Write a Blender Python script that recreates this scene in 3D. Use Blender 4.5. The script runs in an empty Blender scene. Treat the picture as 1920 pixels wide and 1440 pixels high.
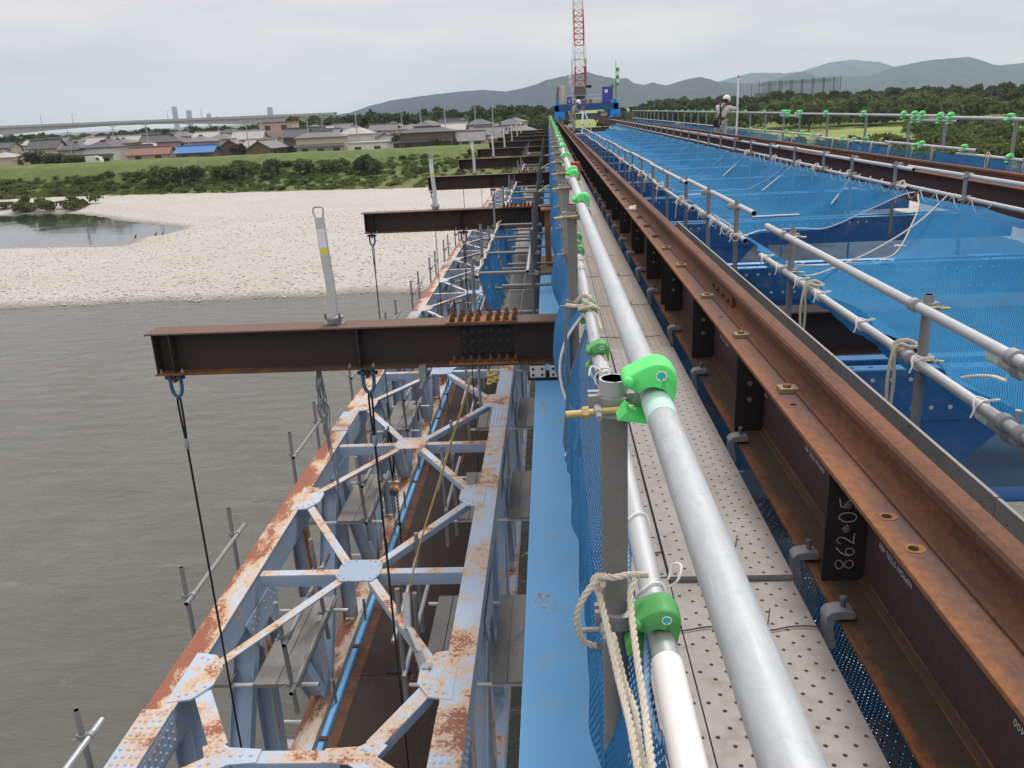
import bpy, bmesh, math, random
import numpy as np
from mathutils import Vector, Matrix, noise as mnoise

random.seed(7); RNG = np.random.default_rng(7)
SC = bpy.context.scene
COL = SC.collection
CZ = 13.0                      # camera height above the river
def Z(h): return CZ - h        # height of something h metres below the eye

# ------------------------------------------------------------------ camera
cam_d = bpy.data.cameras.new('camera'); cam = bpy.data.objects.new('camera', cam_d); COL.objects.link(cam)
R = ((0.9981572, -0.03015748, -0.05265664), (0.04063264, -0.31232554, 0.94910576), (-0.04506865, -0.94949633, -0.31052461))
cam.matrix_world = Matrix(((R[0][0], -R[0][1], -R[0][2], 0), (R[1][0], -R[1][1], -R[1][2], 0),
                           (R[2][0], -R[2][1], -R[2][2], CZ), (0, 0, 0, 1)))
cam_d.sensor_fit = 'HORIZONTAL'; cam_d.sensor_width = 36; cam_d.lens = 36 * 1565 / 1920
cam_d.clip_start = 0.05; cam_d.clip_end = 40000
SC.camera = cam

# ------------------------------------------------------------------ sky and light (thin overcast)
SUN_EL, SUN_AZ = math.radians(58), math.radians(25)      # high, ahead of the camera and a little to the right
world = bpy.data.worlds.new('World'); SC.world = world; world.use_nodes = True
wn = world.node_tree; wn.nodes.clear()
wo = wn.nodes.new('ShaderNodeOutputWorld'); wb = wn.nodes.new('ShaderNodeBackground')
sky = wn.nodes.new('ShaderNodeTexSky'); sky.sky_type = 'NISHITA'; sky.sun_disc = False
sky.sun_elevation = SUN_EL; sky.sun_rotation = SUN_AZ; sky.air_density = 1.2; sky.dust_density = 3.0
tc = wn.nodes.new('ShaderNodeTexCoord')
mp = wn.nodes.new('ShaderNodeMapping'); mp.inputs['Scale'].default_value = (1.3, 1.3, 9.0)
wn.links.new(tc.outputs['Generated'], mp.inputs['Vector'])
cn = wn.nodes.new('ShaderNodeTexNoise'); cn.inputs['Scale'].default_value = 2.1; cn.inputs['Detail'].default_value = 6; cn.inputs['Roughness'].default_value = .5
cn.inputs['Distortion'].default_value = .4
wn.links.new(mp.outputs['Vector'], cn.inputs['Vector'])
cr = wn.nodes.new('ShaderNodeValToRGB')
cr.color_ramp.elements[0].position = .36; cr.color_ramp.elements[0].color = (5.35, 5.15, 5.5, 1)
cr.color_ramp.elements[1].position = .64; cr.color_ramp.elements[1].color = (7.2, 6.6, 6.35, 1)
wn.links.new(cn.outputs['Fac'], cr.inputs['Fac'])
mx = wn.nodes.new('ShaderNodeMix'); mx.data_type = 'RGBA'; mx.inputs['Factor'].default_value = .93
wn.links.new(sky.outputs['Color'], mx.inputs['A']); wn.links.new(cr.outputs['Color'], mx.inputs['B'])
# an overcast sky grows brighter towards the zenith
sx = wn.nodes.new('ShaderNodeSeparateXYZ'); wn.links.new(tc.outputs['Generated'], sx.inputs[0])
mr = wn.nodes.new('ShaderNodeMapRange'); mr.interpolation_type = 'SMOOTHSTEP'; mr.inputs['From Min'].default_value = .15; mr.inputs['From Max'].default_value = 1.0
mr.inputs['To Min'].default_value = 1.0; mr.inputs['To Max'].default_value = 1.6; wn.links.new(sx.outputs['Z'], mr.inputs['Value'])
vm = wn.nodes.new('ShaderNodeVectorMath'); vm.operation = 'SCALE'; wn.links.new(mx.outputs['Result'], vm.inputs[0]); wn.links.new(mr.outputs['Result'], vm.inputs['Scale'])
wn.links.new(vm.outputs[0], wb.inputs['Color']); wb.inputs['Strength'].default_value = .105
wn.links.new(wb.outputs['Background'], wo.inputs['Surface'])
sl = bpy.data.lights.new('sun', 'SUN'); sl.energy = 1.5; sl.angle = math.radians(12); sl.color = (1, .965, .91)
sun = bpy.data.objects.new('sun', sl); COL.objects.link(sun)
sd = Vector((math.sin(SUN_AZ) * math.cos(SUN_EL), math.cos(SUN_AZ) * math.cos(SUN_EL), math.sin(SUN_EL)))
sun.rotation_euler = sd.to_track_quat('Z', 'Y').to_euler()
SC.view_settings.view_transform = 'Standard'; SC.view_settings.look = 'None'
SC.view_settings.exposure = 0.34; SC.view_settings.gamma = 1
SC.view_settings.use_curve_mapping = False
SC.render.engine = 'CYCLES'
SC.cycles.use_denoising = True
SC.cycles.max_bounces = 8; SC.cycles.transparent_max_bounces = 24; SC.cycles.volume_bounces = 1
SC.cycles.diffuse_bounces = 3; SC.cycles.glossy_bounces = 3

# ------------------------------------------------------------------ materials
MATS = {}
class NT:
    def __init__(s, name):
        s.m = bpy.data.materials.new(name); s.m.use_nodes = True; s.t = s.m.node_tree
        s.b = s.t.nodes['Principled BSDF']; s.out = s.t.nodes['Material Output']
        s.geo = s.t.nodes.new('ShaderNodeNewGeometry'); s.pos = s.geo.outputs['Position']
        MATS[name] = s.m
    def n(s, kind, **kw):
        x = s.t.nodes.new(kind)
        for k, v in kw.items(): setattr(x, k, v)
        return x
    def link(s, a, b): s.t.links.new(a, b)
    def map(s, scale=(1, 1, 1), vec=None, rot=(0, 0, 0)):
        x = s.n('ShaderNodeMapping'); x.inputs['Scale'].default_value = scale; x.inputs['Rotation'].default_value = rot
        s.link(vec or s.pos, x.inputs['Vector']); return x.outputs['Vector']
    def noise(s, scale, detail=4, rough=.55, vec=None, dist=0):
        x = s.n('ShaderNodeTexNoise'); x.inputs['Scale'].default_value = scale; x.inputs['Detail'].default_value = detail
        x.inputs['Roughness'].default_value = rough; x.inputs['Distortion'].default_value = dist
        s.link(vec or s.pos, x.inputs['Vector']); return x.outputs['Fac']
    def ramp(s, fac, pts):
        x = s.n('ShaderNodeValToRGB'); e = x.color_ramp.elements
        while len(e) < len(pts): e.new(.5)
        for i, (p, c) in enumerate(pts):
            e[i].position = p
            if not hasattr(c, '__len__'): c = (c, c, c)
            e[i].color = (*c, 1)
        s.link(fac, x.inputs['Fac']); return x.outputs['Color']
    def mix(s, fac, a, b, mode='MIX'):
        x = s.n('ShaderNodeMix', data_type='RGBA', blend_type=mode)
        for sock, v in (('Factor', fac), ('A', a), ('B', b)):
            if hasattr(v, 'is_linked'): s.link(v, x.inputs[sock])
            elif sock == 'Factor': x.inputs[sock].default_value = v
            else: x.inputs[sock].default_value = (*v, 1)
        return x.outputs['Result']
    def math(s, op, a, b=0.0, c=None):
        x = s.n('ShaderNodeMath', operation=op)
        for i, v in enumerate((a, b) if c is None else (a, b, c)):
            if hasattr(v, 'is_linked'): s.link(v, x.inputs[i])
            else: x.inputs[i].default_value = v
        return x.outputs[0]
    def sep(s, vec):
        x = s.n('ShaderNodeSeparateXYZ'); s.link(vec, x.inputs[0]); return x.outputs
    def bump(s, h, strength=.3, dist=.01):
        x = s.n('ShaderNodeBump'); x.inputs['Strength'].default_value = strength; x.inputs['Distance'].default_value = dist
        s.link(h, x.inputs['Height']); s.link(x.outputs['Normal'], s.b.inputs['Normal'])
    def set(s, color=None, rough=None, metal=None, spec=None):
        for k, v in (('Base Color', color), ('Roughness', rough), ('Metallic', metal), ('Specular IOR Level', spec)):
            if v is None: continue
            if hasattr(v, 'is_linked'): s.link(v, s.b.inputs[k])
            elif k == 'Base Color': s.b.inputs[k].default_value = (*v, 1)
            else: s.b.inputs[k].default_value = v
        return s.m

def m_plain(name, col, rough=.6, metal=0, var=.25, scale=6, spec=.4, bump=0):
    t = NT(name); n = t.noise(scale, 5, .6)
    c = t.mix(n, tuple(x * (1 - var) for x in col), tuple(min(1, x * (1 + var)) for x in col))
    if bump: t.bump(t.noise(scale * 6, 4), bump, .01)
    return t.set(c, rough, metal, spec)

def m_rust(name, base, orange, lo=.45, hi=.65, scale=2.2, streak=(1, 1, 1), rough=.8, bump=.25, edge=0, axis=0):
    t = NT(name)
    v = t.map(streak)
    big = t.noise(scale, 8, .65, v); fine = t.noise(scale * 14, 6, .7, v)
    f = t.math('ADD', t.math('MULTIPLY', big, .72), t.math('MULTIPLY', fine, .28))
    if edge:            # rust starts from the cut edges of a flange
        g = t.sep(t.n('ShaderNodeTexCoord').outputs['Generated'])[axis]
        d = t.math('ABSOLUTE', t.math('SUBTRACT', g, .5)); f = t.math('ADD', f, t.math('MULTIPLY', t.ramp(d, [(.30, 0), (.5, 1)]), edge))
    c = t.mix(t.ramp(f, [(lo, 0), (hi, 1)]), base, orange)
    c = t.mix(t.ramp(t.noise(40, 5, .7), [(.35, .55), (.7, 0)]), c, tuple(x * .55 for x in base))
    t.bump(t.noise(120, 5, .7), bump, .004)
    return t.set(c, rough, 0, .3)

def m_paint_rust(name, paint, lo, hi, primer=(.60, .43, .29), rust=(.21, .075, .04), top_only=True, scale=3.0, rough=.55, streak=(1, 1, 1), dirt=.45, side=0):
    """old paint; on the faces that lie open to the rain it has flaked to primer and rust"""
    t = NT(name)
    sv = t.map(streak); big = t.noise(scale * .35, 3, .5, sv); mid = t.noise(scale, 8, .68, sv, .4); fine = t.noise(scale * 9, 5, .7, sv)
    f = t.math('ADD', t.math('ADD', t.math('MULTIPLY', big, .34), t.math('MULTIPLY', mid, .40)), t.math('MULTIPLY', fine, .26))
    pv = t.mix(t.noise(1.3, 4), tuple(x * .82 for x in paint), tuple(min(1, x * 1.1) for x in paint))
    pv = t.mix(t.ramp(t.noise(5, 6, .7), [(.52, 0), (.78, dirt)]), pv, (.42, .42, .40))
    if side:            # worst along the outer edge of the plate
        g = t.sep(t.n('ShaderNodeTexCoord').outputs['Generated'])[0]; f = t.math('ADD', f, t.math('MULTIPLY', t.math('SUBTRACT', .5, g), side))
    if top_only:
        nz = t.sep(t.geo.outputs['Normal'])[2]
        up = t.ramp(nz, [(.55, 0), (.9, 1)])
        f = t.math('MULTIPLY', f, t.math('ADD', t.math('MULTIPLY', up, .2), .8))
    c = t.mix(t.ramp(f, [(lo, 0), (lo + .035, 1)]), pv, primer)
    c = t.mix(t.ramp(f, [(hi, 0), (hi + .03, 1)]), c, t.mix(fine, rust, tuple(x * 1.7 for x in rust)))
    t.bump(t.math('ADD', f, t.math('MULTIPLY', fine, .3)), .35, .006)
    return t.set(c, rough, 0, .35)

def m_pipe(name, col, rough=.42, metal=.55, dirt=.35):
    t = NT(name)
    a = t.noise(9, 6, .65, t.map((1, .25, 1))); b = t.noise(55, 5, .7)
    c = t.mix(a, tuple(x * .78 for x in col), tuple(min(1, x * 1.12) for x in col))
    c = t.mix(t.ramp(b, [(.58, 0), (.72, dirt)]), c, tuple(x * .5 for x in col))
    c = t.mix(t.ramp(t.noise(3.5, 6, .7), [(.63, 0), (.72, .35)]), c, (.27, .2, .14))
    t.bump(b, .08, .003)
    return t.set(c, t.ramp(a, [(.3, rough), (.7, min(1, rough + .2))]), metal, .4)

def m_scuffed(name, col):
    t = NT(name); c = t.mix(t.noise(2.2, 3), tuple(x * .86 for x in col), tuple(min(1, x * 1.08) for x in col))
    c = t.mix(t.ramp(t.noise(45, 6, .75), [(.60, 0), (.74, .45)]), c, (.10, .35, .12)); c = t.mix(t.ramp(t.noise(9, 5, .7), [(.56, 0), (.72, .35)]), c, (.42, .44, .34))
    t.bump(t.noise(60, 4), .08, .002); return t.set(c, t.ramp(t.noise(20, 4), [(.3, .38), (.7, .6)]), 0, .4)
def m_galv(name):
    t = NT(name)
    v = t.n('ShaderNodeTexVoronoi'); v.inputs['Scale'].default_value = 75; t.link(t.map((1, .45, 1)), v.inputs['Vector'])
    a = t.noise(7, 6, .7, t.map((1, .35, 1))); b = t.noise(38, 6, .75); s = t.noise(260, 3, .6, t.map((1, .06, 1)))
    c = t.mix(a, (.34, .37, .39), (.53, .555, .565)); c = t.mix(t.math('MULTIPLY', v.outputs['Color'], .16), c, (.80, .82, .83))
    c = t.mix(t.ramp(b, [(.56, 0), (.70, .45)]), c, (.30, .32, .34)); c = t.mix(t.ramp(s, [(.55, 0), (.75, .22)]), c, (.80, .82, .82))
    c = t.mix(t.ramp(t.noise(17, 5, .7), [(.68, 0), (.74, .5)]), c, (.46, .36, .24))
    t.bump(t.math('ADD', b, t.math('MULTIPLY', s, .3)), .12, .003)
    return t.set(c, t.ramp(a, [(.3, .42), (.7, .62)]), .25, .4)

def m_net(name, col, cell, w, trans=.25, sq=False):
    """knotted mesh: twine is solid, the holes between are open"""
    t = NT(name)
    uv = t.n('ShaderNodeUVMap').outputs[0]; wob = t.noise(9, 3, .5)
    s = t.sep(uv); u, v = s[0], s[1]
    u = t.math('ADD', u, t.math('MULTIPLY', wob, cell * .9)); v = t.math('ADD', v, t.math('MULTIPLY', t.noise(7, 3, .5), cell * .9))
    if sq: p, q = t.math('DIVIDE', u, cell), t.math('DIVIDE', v, cell)
    else: p, q = t.math('DIVIDE', t.math('ADD', u, t.math('MULTIPLY', v, .6)), cell), t.math('DIVIDE', t.math('SUBTRACT', u, t.math('MULTIPLY', v, .6)), cell)
    fp = t.math('ABSOLUTE', t.math('SUBTRACT', t.math('FRACT', p), .5)); fq = t.math('ABSOLUTE', t.math('SUBTRACT', t.math('FRACT', q), .5))
    line = t.math('LESS_THAN', t.math('MINIMUM', fp, fq), w)
    col2 = t.mix(t.noise(3, 4), tuple(x * .75 for x in col), tuple(min(1, x * 1.25) for x in col)); col2 = t.mix(t.ramp(t.noise(.9, 6, .7), [(.45, 0), (.72, .2)]), col2, tuple(.5 * x + .5 * y for x, y in zip(col, (.26, .36, .42))))
    t.set(col2, .7, 0, .2)
    tl = t.n('ShaderNodeBsdfTranslucent'); t.link(col2, tl.inputs['Color'])
    a = t.n('ShaderNodeMixShader'); a.inputs[0].default_value = trans; t.link(t.b.outputs[0], a.inputs[1]); t.link(tl.outputs[0], a.inputs[2])
    tr = t.n('ShaderNodeBsdfTransparent')
    b = t.n('ShaderNodeMixShader'); t.link(line, b.inputs[0]); t.link(tr.outputs[0], b.inputs[1]); t.link(a.outputs[0], b.inputs[2])
    t.link(b.outputs[0], t.out.inputs['Surface'])
    return t.m

def m_leaf(name, dark, light, scale=.25):
    t = NT(name)
    c = t.mix(t.ramp(t.noise(scale, 4, .6), [(.35, 0), (.65, 1)]), dark, light)
    c = t.mix(t.noise(2.5, 3), c, tuple(x * .7 for x in dark))
    t.set(c, .75, 0, .15)
    tl = t.n('ShaderNodeBsdfTranslucent'); t.link(c, tl.inputs['Color'])
    a = t.n('ShaderNodeMixShader'); a.inputs[0].default_value = .38
    t.link(t.b.outputs[0], a.inputs[1]); t.link(tl.outputs[0], a.inputs[2]); t.link(a.outputs[0], t.out.inputs['Surface'])
    return t.m

M = {}
M['girder'] = m_rust('rusty_girder_steel', (.105, .060, .060), (.21, .085, .048), .54, .76, 1.6, (1, .5, 1))
M['flange'] = m_rust('rusty_flange_steel', (.135, .082, .072), (.32, .13, .05), .50, .70, 3.0, (1, .4, 1), edge=.17)
M['flange_low'] = m_rust('rusty_lower_flange', (.105, .070, .048), (.36, .130, .042), .56, .70, 3.5, (1.2, .35, 1), edge=.16)
M['rail'] = m_rust('rusty_rail_steel', (.125, .062, .042), (.28, .11, .05), .45, .68, 3.0, (1, .25, 1))
M['stiff'] = m_plain('dark_stiffener_steel', (.030, .026, .025), .7, 0, .4, 8, .25)
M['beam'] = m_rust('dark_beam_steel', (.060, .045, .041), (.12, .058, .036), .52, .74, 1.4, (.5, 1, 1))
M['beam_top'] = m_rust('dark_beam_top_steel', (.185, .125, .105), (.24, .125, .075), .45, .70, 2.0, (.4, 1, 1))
M['splice'] = m_rust('orange_rust_plate', (.26, .115, .045), (.42, .20, .07), .40, .65, 6)
M['bolt'] = m_rust('rusty_bolt_steel', (.10, .055, .035), (.26, .12, .05), .40, .65, 12)
M['bolt_dark'] = m_plain('dark_bolt_steel', (.045, .05, .055), .45, .3, .3, 20)
M['zinc'] = m_plain('yellow_zinc_bolt', (.55, .43, .18), .35, .7, .2, 30)
M['clip'] = m_plain('olive_clip_steel', (.25, .21, .13), .7, 0, .3, 20)
M['truss'] = m_paint_rust('flaking_pale_blue_paint', (.47, .57, .69), .475, .535)
M['truss_heavy'] = m_paint_rust('heavily_flaked_pale_blue_paint', (.50, .58, .66), .415, .485, streak=(1.8, .7, 1), side=.10)
M['truss_clean'] = m_paint_rust('sound_pale_blue_paint', (.34, .44, .57), .56, .60, top_only=False)
M['truss_rusty_side'] = m_paint_rust('streaked_pale_blue_paint', (.33, .44, .60), .50, .54, top_only=False, streak=(1.5, 1.5, .4))
M['blue'] = m_paint_rust('bright_blue_girder_paint', (.17, .455, .78), .57, .605, primer=(.30, .36, .36), rust=(.16, .09, .05), scale=4, dirt=.32)
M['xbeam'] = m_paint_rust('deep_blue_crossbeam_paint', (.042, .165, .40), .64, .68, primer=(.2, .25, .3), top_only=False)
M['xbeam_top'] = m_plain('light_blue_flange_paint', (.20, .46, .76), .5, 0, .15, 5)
M['white_steel'] = m_plain('galvanised_bolt', (.75, .76, .77), .4, .2, .1, 20)
M['deckplate'] = m_rust('brown_deck_plate', (.052, .036, .031), (.15, .075, .042), .56, .70, .9, (2.5, .7, 1))
M['deckedge'] = m_rust('rusted_deck_edge', (.10, .05, .035), (.22, .10, .055), .42, .60, 3)
M['pipe'] = m_pipe('galvanised_pipe', (.53, .55, .565))
M['pipe_new'] = m_galv('bright_galvanised_pipe')
M['pipe_old'] = m_pipe('weathered_grey_pipe', (.30, .30, .295), .55, .35, .5)
M['pipe_near'] = m_pipe('stained_grey_pipe', (.235, .232, .225), .6, .25, .7)
M['pipe_dark'] = m_pipe('dark_grey_pipe', (.17, .172, .175), .6, .3, .4)
M['clamp'] = m_pipe('cast_clamp_steel', (.36, .365, .37), .5, .5, .4)
M['mint'] = m_plain('mint_paint', (.52, .72, .66), .6, 0, .12, 20)
M['green'] = m_scuffed('fluorescent_green_plastic', (.125, .82, .20))
M['green_old'] = m_plain('faded_green_plastic', (.085, .36, .10), .5, 0, .2, 20, .4)
M['teal'] = m_plain('teal_print', (.02, .50, .42), .5, 0, .05)
M['white'] = m_plain('white_print', (.85, .86, .86), .5, 0, .03)
M['tape'] = m_plain('pale_yellow_tape', (.70, .70, .25), .6, 0, .1)
M['yellow'] = m_plain('yellow_label', (.85, .75, .05), .5, 0, .05)
M['white_plastic'] = m_plain('white_plastic_sleeve', (.82, .80, .78), .4, 0, .05, 4)
M['rope'] = m_plain('cream_rope_fibre', (.70, .64, .52), .9, 0, .2, 60, .1, .5)
M['rope_y'] = m_plain('tan_rope_fibre', (.62, .44, .18), .9, 0, .2, 60, .1)
M['cord'] = m_plain('white_cord', (.82, .80, .76), .8, 0, .1, 30, .2)
M['cord_dark'] = m_plain('dark_braided_cord', (.20, .22, .24), .8, 0, .3, 60, .2)
M['net_lace'] = m_plain('blue_white_lacing', (.25, .42, .66), .8, 0, .6, 40, .2)
M['pad'] = m_plain('white_pad_paint', (.66, .64, .58), .6, 0, .15, 12)
M['splice_green'] = m_rust('green_stained_rust_plate', (.20, .19, .12), (.36, .20, .07), .42, .62, 4)
M['hook_yellow'] = m_plain('yellow_hook_paint', (.70, .42, .05), .5, 0, .1, 5)
M['wire'] = m_plain('black_wire_rope', (.022, .023, .024), .5, .3, .2, 40)
M['tiewire'] = m_plain('rusty_tie_wire', (.12, .075, .05), .7, .2, .3, 60)
M['shackle'] = m_plain('blue_shackle_paint', (.045, .15, .27), .45, 0, .25, 20)
M['orange_red'] = m_plain('orange_red_paint', (.72, .14, .04), .5, 0, .1, 10)
M['orange'] = m_plain('orange_hoist_paint', (.62, .26, .06), .5, 0, .2, 20)
M['alu'] = m_pipe('brushed_aluminium', (.72, .71, .68), .35, .6, .3)
M['expanded'] = m_plain('grey_expanded_metal', (.34, .35, .36), .6, .2, .3, 10)
M['concrete'] = m_plain('pale_concrete', (.46, .45, .43), .85, 0, .12, .3)
M['gantry'] = m_plain('gantry_blue_paint', (.02, .10, .27), .5, 0, .25, 3)
M['gantry_b'] = m_plain('bright_blue_paint', (.03, .27, .72), .45, 0, .15, 3)
M['violet'] = m_plain('violet_blue_paint', (.07, .08, .42), .5, 0, .15, 3)
M['red'] = m_plain('crane_red_paint', (.50, .035, .03), .5, 0, .2, 3)
M['cwhite'] = m_plain('crane_white_paint', (.72, .70, .68), .5, 0, .1, 3)
M['cream'] = m_plain('cream_paint', (.66, .58, .42), .6, 0, .1, 3)
M['machine'] = m_plain('grey_machine_paint', (.16, .165, .17), .6, 0, .3, 4)
M['black'] = m_plain('black_rubber', (.018, .018, .02), .7, 0, .3, 10)
M['chalk'] = m_plain('chalk_line', (.80, .78, .76), .9, 0, .1, 40)
M['stencil'] = m_plain('white_stencil_ink', (.74, .72, .70), .8, 0, .1, 40)
M['net'] = m_net('blue_safety_net', (.014, .165, .40), .018, .32)
M['net_fine'] = m_net('fine_blue_safety_net', (.020, .25, .52), .017, .23, .3)
M['net_far'] = m_net('stretched_blue_safety_net', (.020, .25, .52), .017, .20, .3)
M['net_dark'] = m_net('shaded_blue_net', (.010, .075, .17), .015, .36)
M['net_teal'] = m_net('teal_safety_net', (.02, .20, .30), .02, .16)
M['net_pale'] = m_net('pale_bleached_net', (.16, .30, .46), .02, .15)
M['mesh_grey'] = m_net('grey_expanded_mesh', (.10, .105, .11), .03, .17)
# perforated board: brushed, a little dirty
def _board():
    t = NT('perforated_board_steel')
    a = t.noise(2.2, 6, .65, t.map((1, .5, 1))); b = t.noise(18, 5, .65)
    c = t.mix(a, (.30, .275, .255), (.385, .355, .33)); c = t.mix(t.ramp(b, [(.5, 0), (.72, .5)]), c, (.245, .21, .175))
    c = t.mix(t.ramp(t.noise(1.1, 7, .72), [(.50, 0), (.66, .55)]), c, (.21, .18, .15)); c = t.mix(t.ramp(t.noise(7, 7, .8), [(.62, 0), (.70, .5)]), c, (.15, .125, .10))
    t.bump(t.noise(90, 4), .06, .002)
    return t.set(c, t.ramp(b, [(.3, .45), (.7, .65)]), .12, .4)
M['board'] = _board()
M['board_dull'] = m_plain('dull_board_steel', (.29, .275, .26), .65, .25, .2, 2.5)
M['board_brown'] = m_plain('dirty_board_steel', (.30, .26, .22), .7, .2, .2, 2.5)

# ------------------------------------------------------------------ mesh helpers
def V(*a): return Vector(a)
class MB:
    def __init__(s): s.v = []; s.f = []; s.uv = None; s.mi = []
    def add(s, vs, fs, mi=0):
        o = len(s.v); s.v.extend([tuple(x) for x in vs]); s.f.extend([tuple(i + o for i in f) for f in fs]); s.mi.extend([mi] * len(fs)); return s
    def box(s, x0, x1, y0, y1, z0, z1, mi=0):
        return s.add([(x0, y0, z0), (x1, y0, z0), (x1, y1, z0), (x0, y1, z0), (x0, y0, z1), (x1, y0, z1), (x1, y1, z1), (x0, y1, z1)],
                     [(0, 3, 2, 1), (4, 5, 6, 7), (0, 1, 5, 4), (1, 2, 6, 5), (2, 3, 7, 6), (3, 0, 4, 7)], mi)
    def obox(s, c, ax, ay, az, mi=0):
        c, ax, ay, az = map(Vector, (c, ax, ay, az)); vs = []
        for k in (-1, 1):
            for i, j in ((-1, -1), (1, -1), (1, 1), (-1, 1)): vs.append(c + ax * i + ay * j + az * k)
        return s.add(vs, [(0, 3, 2, 1), (4, 5, 6, 7), (0, 1, 5, 4), (1, 2, 6, 5), (2, 3, 7, 6), (3, 0, 4, 7)], mi)
    def bar(s, p, q, w, t, up=(0, 0, 1), mi=0):
        p, q = Vector(p), Vector(q); d = (q - p); L = d.length; d /= L
        side = d.cross(Vector(up)).normalized(); u = side.cross(d).normalized()
        return s.obox((p + q) / 2, side * w / 2, d * L / 2, u * t / 2, mi)
    def ring(s, c, a, b, r, n):
        return [c + a * (r * math.cos(2 * math.pi * k / n)) + b * (r * math.sin(2 * math.pi * k / n)) for k in range(n)]
    def tube(s, pts, r, n=10, cap=True, mi=0):
        pts = [Vector(p) for p in pts]; rs = r if hasattr(r, '__len__') else [r] * len(pts)
        o = len(s.v); prev = None
        for i, p in enumerate(pts):
            d = (pts[min(i + 1, len(pts) - 1)] - pts[max(i - 1, 0)]).normalized()
            if prev is None:
                a = d.cross(Vector((0, 0, 1)) if abs(d.z) < .9 else Vector((1, 0, 0))).normalized()
            else:
                a = (prev - d * prev.dot(d)).normalized()
            prev = a; b = d.cross(a)
            s.v.extend([tuple(x) for x in s.ring(p, a, b, rs[i], n)])
        for i in range(len(pts) - 1):
            for k in range(n):
                k2 = (k + 1) % n; s.f.append((o + i * n + k, o + i * n + k2, o + (i + 1) * n + k2, o + (i + 1) * n + k)); s.mi.append(mi)
        if cap:
            s.f.append(tuple(o + k for k in range(n))[::-1]); s.mi.append(mi)
            e = o + (len(pts) - 1) * n; s.f.append(tuple(e + k for k in range(n))); s.mi.append(mi)
        return s
    def hollow(s, p, q, r, n=16, wall=.003, depth=.12, mi=0):
        """open-ended pipe whose bore can be seen at both ends"""
        p, q = Vector(p), Vector(q); d = (q - p).normalized(); ri = r - wall
        depth = min(depth, (q - p).length * .4)
        return s.tube([p + d * depth, p, p, q, q, q - d * depth], [ri, ri, r, r, ri, ri], n, True, mi)
    def prism(s, poly, ext, mi=0):
        n = len(poly); e = Vector(ext); vs = [Vector(p) for p in poly]; vs += [p + e for p in vs]
        fs = [tuple(range(n))[::-1], tuple(range(n, 2 * n))] + [(i, (i + 1) % n, n + (i + 1) % n, n + i) for i in range(n)]
        return s.add(vs, fs, mi)
    def lathe(s, c, axis, prof, n=12, mi=0):
        c = Vector(c); d = Vector(axis).normalized(); a = d.cross(Vector((0, 0, 1)) if abs(d.z) < .9 else Vector((1, 0, 0))).normalized(); b = d.cross(a)
        o = len(s.v)
        for (r, t) in prof: s.v.extend([tuple(x) for x in s.ring(c + d * t, a, b, max(r, 1e-4), n)])
        for i in range(len(prof) - 1):
            for k in range(n):
                k2 = (k + 1) % n; s.f.append((o + i * n + k, o + i * n + k2, o + (i + 1) * n + k2, o + (i + 1) * n + k)); s.mi.append(mi)
        s.f.append(tuple(o + k for k in range(n))[::-1]); e = o + (len(prof) - 1) * n; s.f.append(tuple(e + k for k in range(n))); s.mi.extend([mi, mi])
        return s
    def hexbolt(s, c, axis, r=.014, h=.012, shank=0, mi=0):
        c = Vector(c); s.lathe(c, axis, [(r, 0), (r, h * .8), (r * .8, h)], 6, mi)
        if shank: s.lathe(c + Vector(axis).normalized() * h, axis, [(r * .52, 0), (r * .5, shank)], 8, mi)
        return s
    def rivet(s, c, axis, r=.018, mi=0):
        return s.lathe(c, axis, [(r, 0), (r * .85, r * .45), (r * .4, r * .72)], 8, mi)
    def grid(s, nu, nv, fn, uvfn=None, mi=0):
        o = len(s.v)
        if uvfn and s.uv is None: s.uv = []
        for j in range(nv + 1):
            for i in range(nu + 1):
                s.v.append(tuple(fn(i / nu, j / nv)))
                if uvfn: s.uv.append(uvfn(i / nu, j / nv))
        for j in range(nv):
            for i in range(nu):
                a = o + j * (nu + 1) + i; s.f.append((a, a + 1, a + nu + 2, a + nu + 1)); s.mi.append(mi)
        return s
    def mesh(s, name):
        me = bpy.data.meshes.new(name); me.from_pydata(s.v, [], s.f)
        if s.uv:
            l = me.uv_layers.new(name='UVMap'); li = np.empty(len(me.loops), dtype=np.int32); me.loops.foreach_get('vertex_index', li)
            l.data.foreach_set('uv', np.array(s.uv, dtype=np.float32)[li].ravel())
        return me
    def build(s, name, mat, parent=None, smooth=False, loc=None, bevel=0):
        me = s.mesh(name)
        mats = mat if isinstance(mat, (list, tuple)) else [mat]
        for m in mats: me.materials.append(M[m])
        if len(mats) > 1: me.polygons.foreach_set('material_index', s.mi)
        if smooth:
            me.shade_auto(math.radians(40)) if hasattr(me, 'shade_auto') else me.polygons.foreach_set('use_smooth', [True] * len(me.polygons))
        me.update()
        return put(name, me, parent, loc, bevel)
def put(name, me, parent=None, loc=None, bevel=0, rot=None):
    o = bpy.data.objects.new(name, me); COL.objects.link(o)
    if parent: o.parent = parent
    if loc is not None: o.location = loc
    if rot is not None: o.rotation_euler = rot
    if bevel:
        b = o.modifiers.new('bevel', 'BEVEL'); b.width = bevel; b.segments = 2; b.limit_method = 'ANGLE'
    return o
def sm(me):
    me.polygons.foreach_set('use_smooth', [True] * len(me.polygons)); 
    try: me.set_sharp_from_angle(angle=math.radians(42))
    except Exception: pass
    return me
def mk(mb, name, mat, smooth=True):
    me = mb.mesh(name)
    mats = mat if isinstance(mat, (list, tuple)) else [mat]
    for m in mats: me.materials.append(M[m])
    if len(mats) > 1: me.polygons.foreach_set('material_index', mb.mi)
    if smooth: sm(me)
    return me
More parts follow.
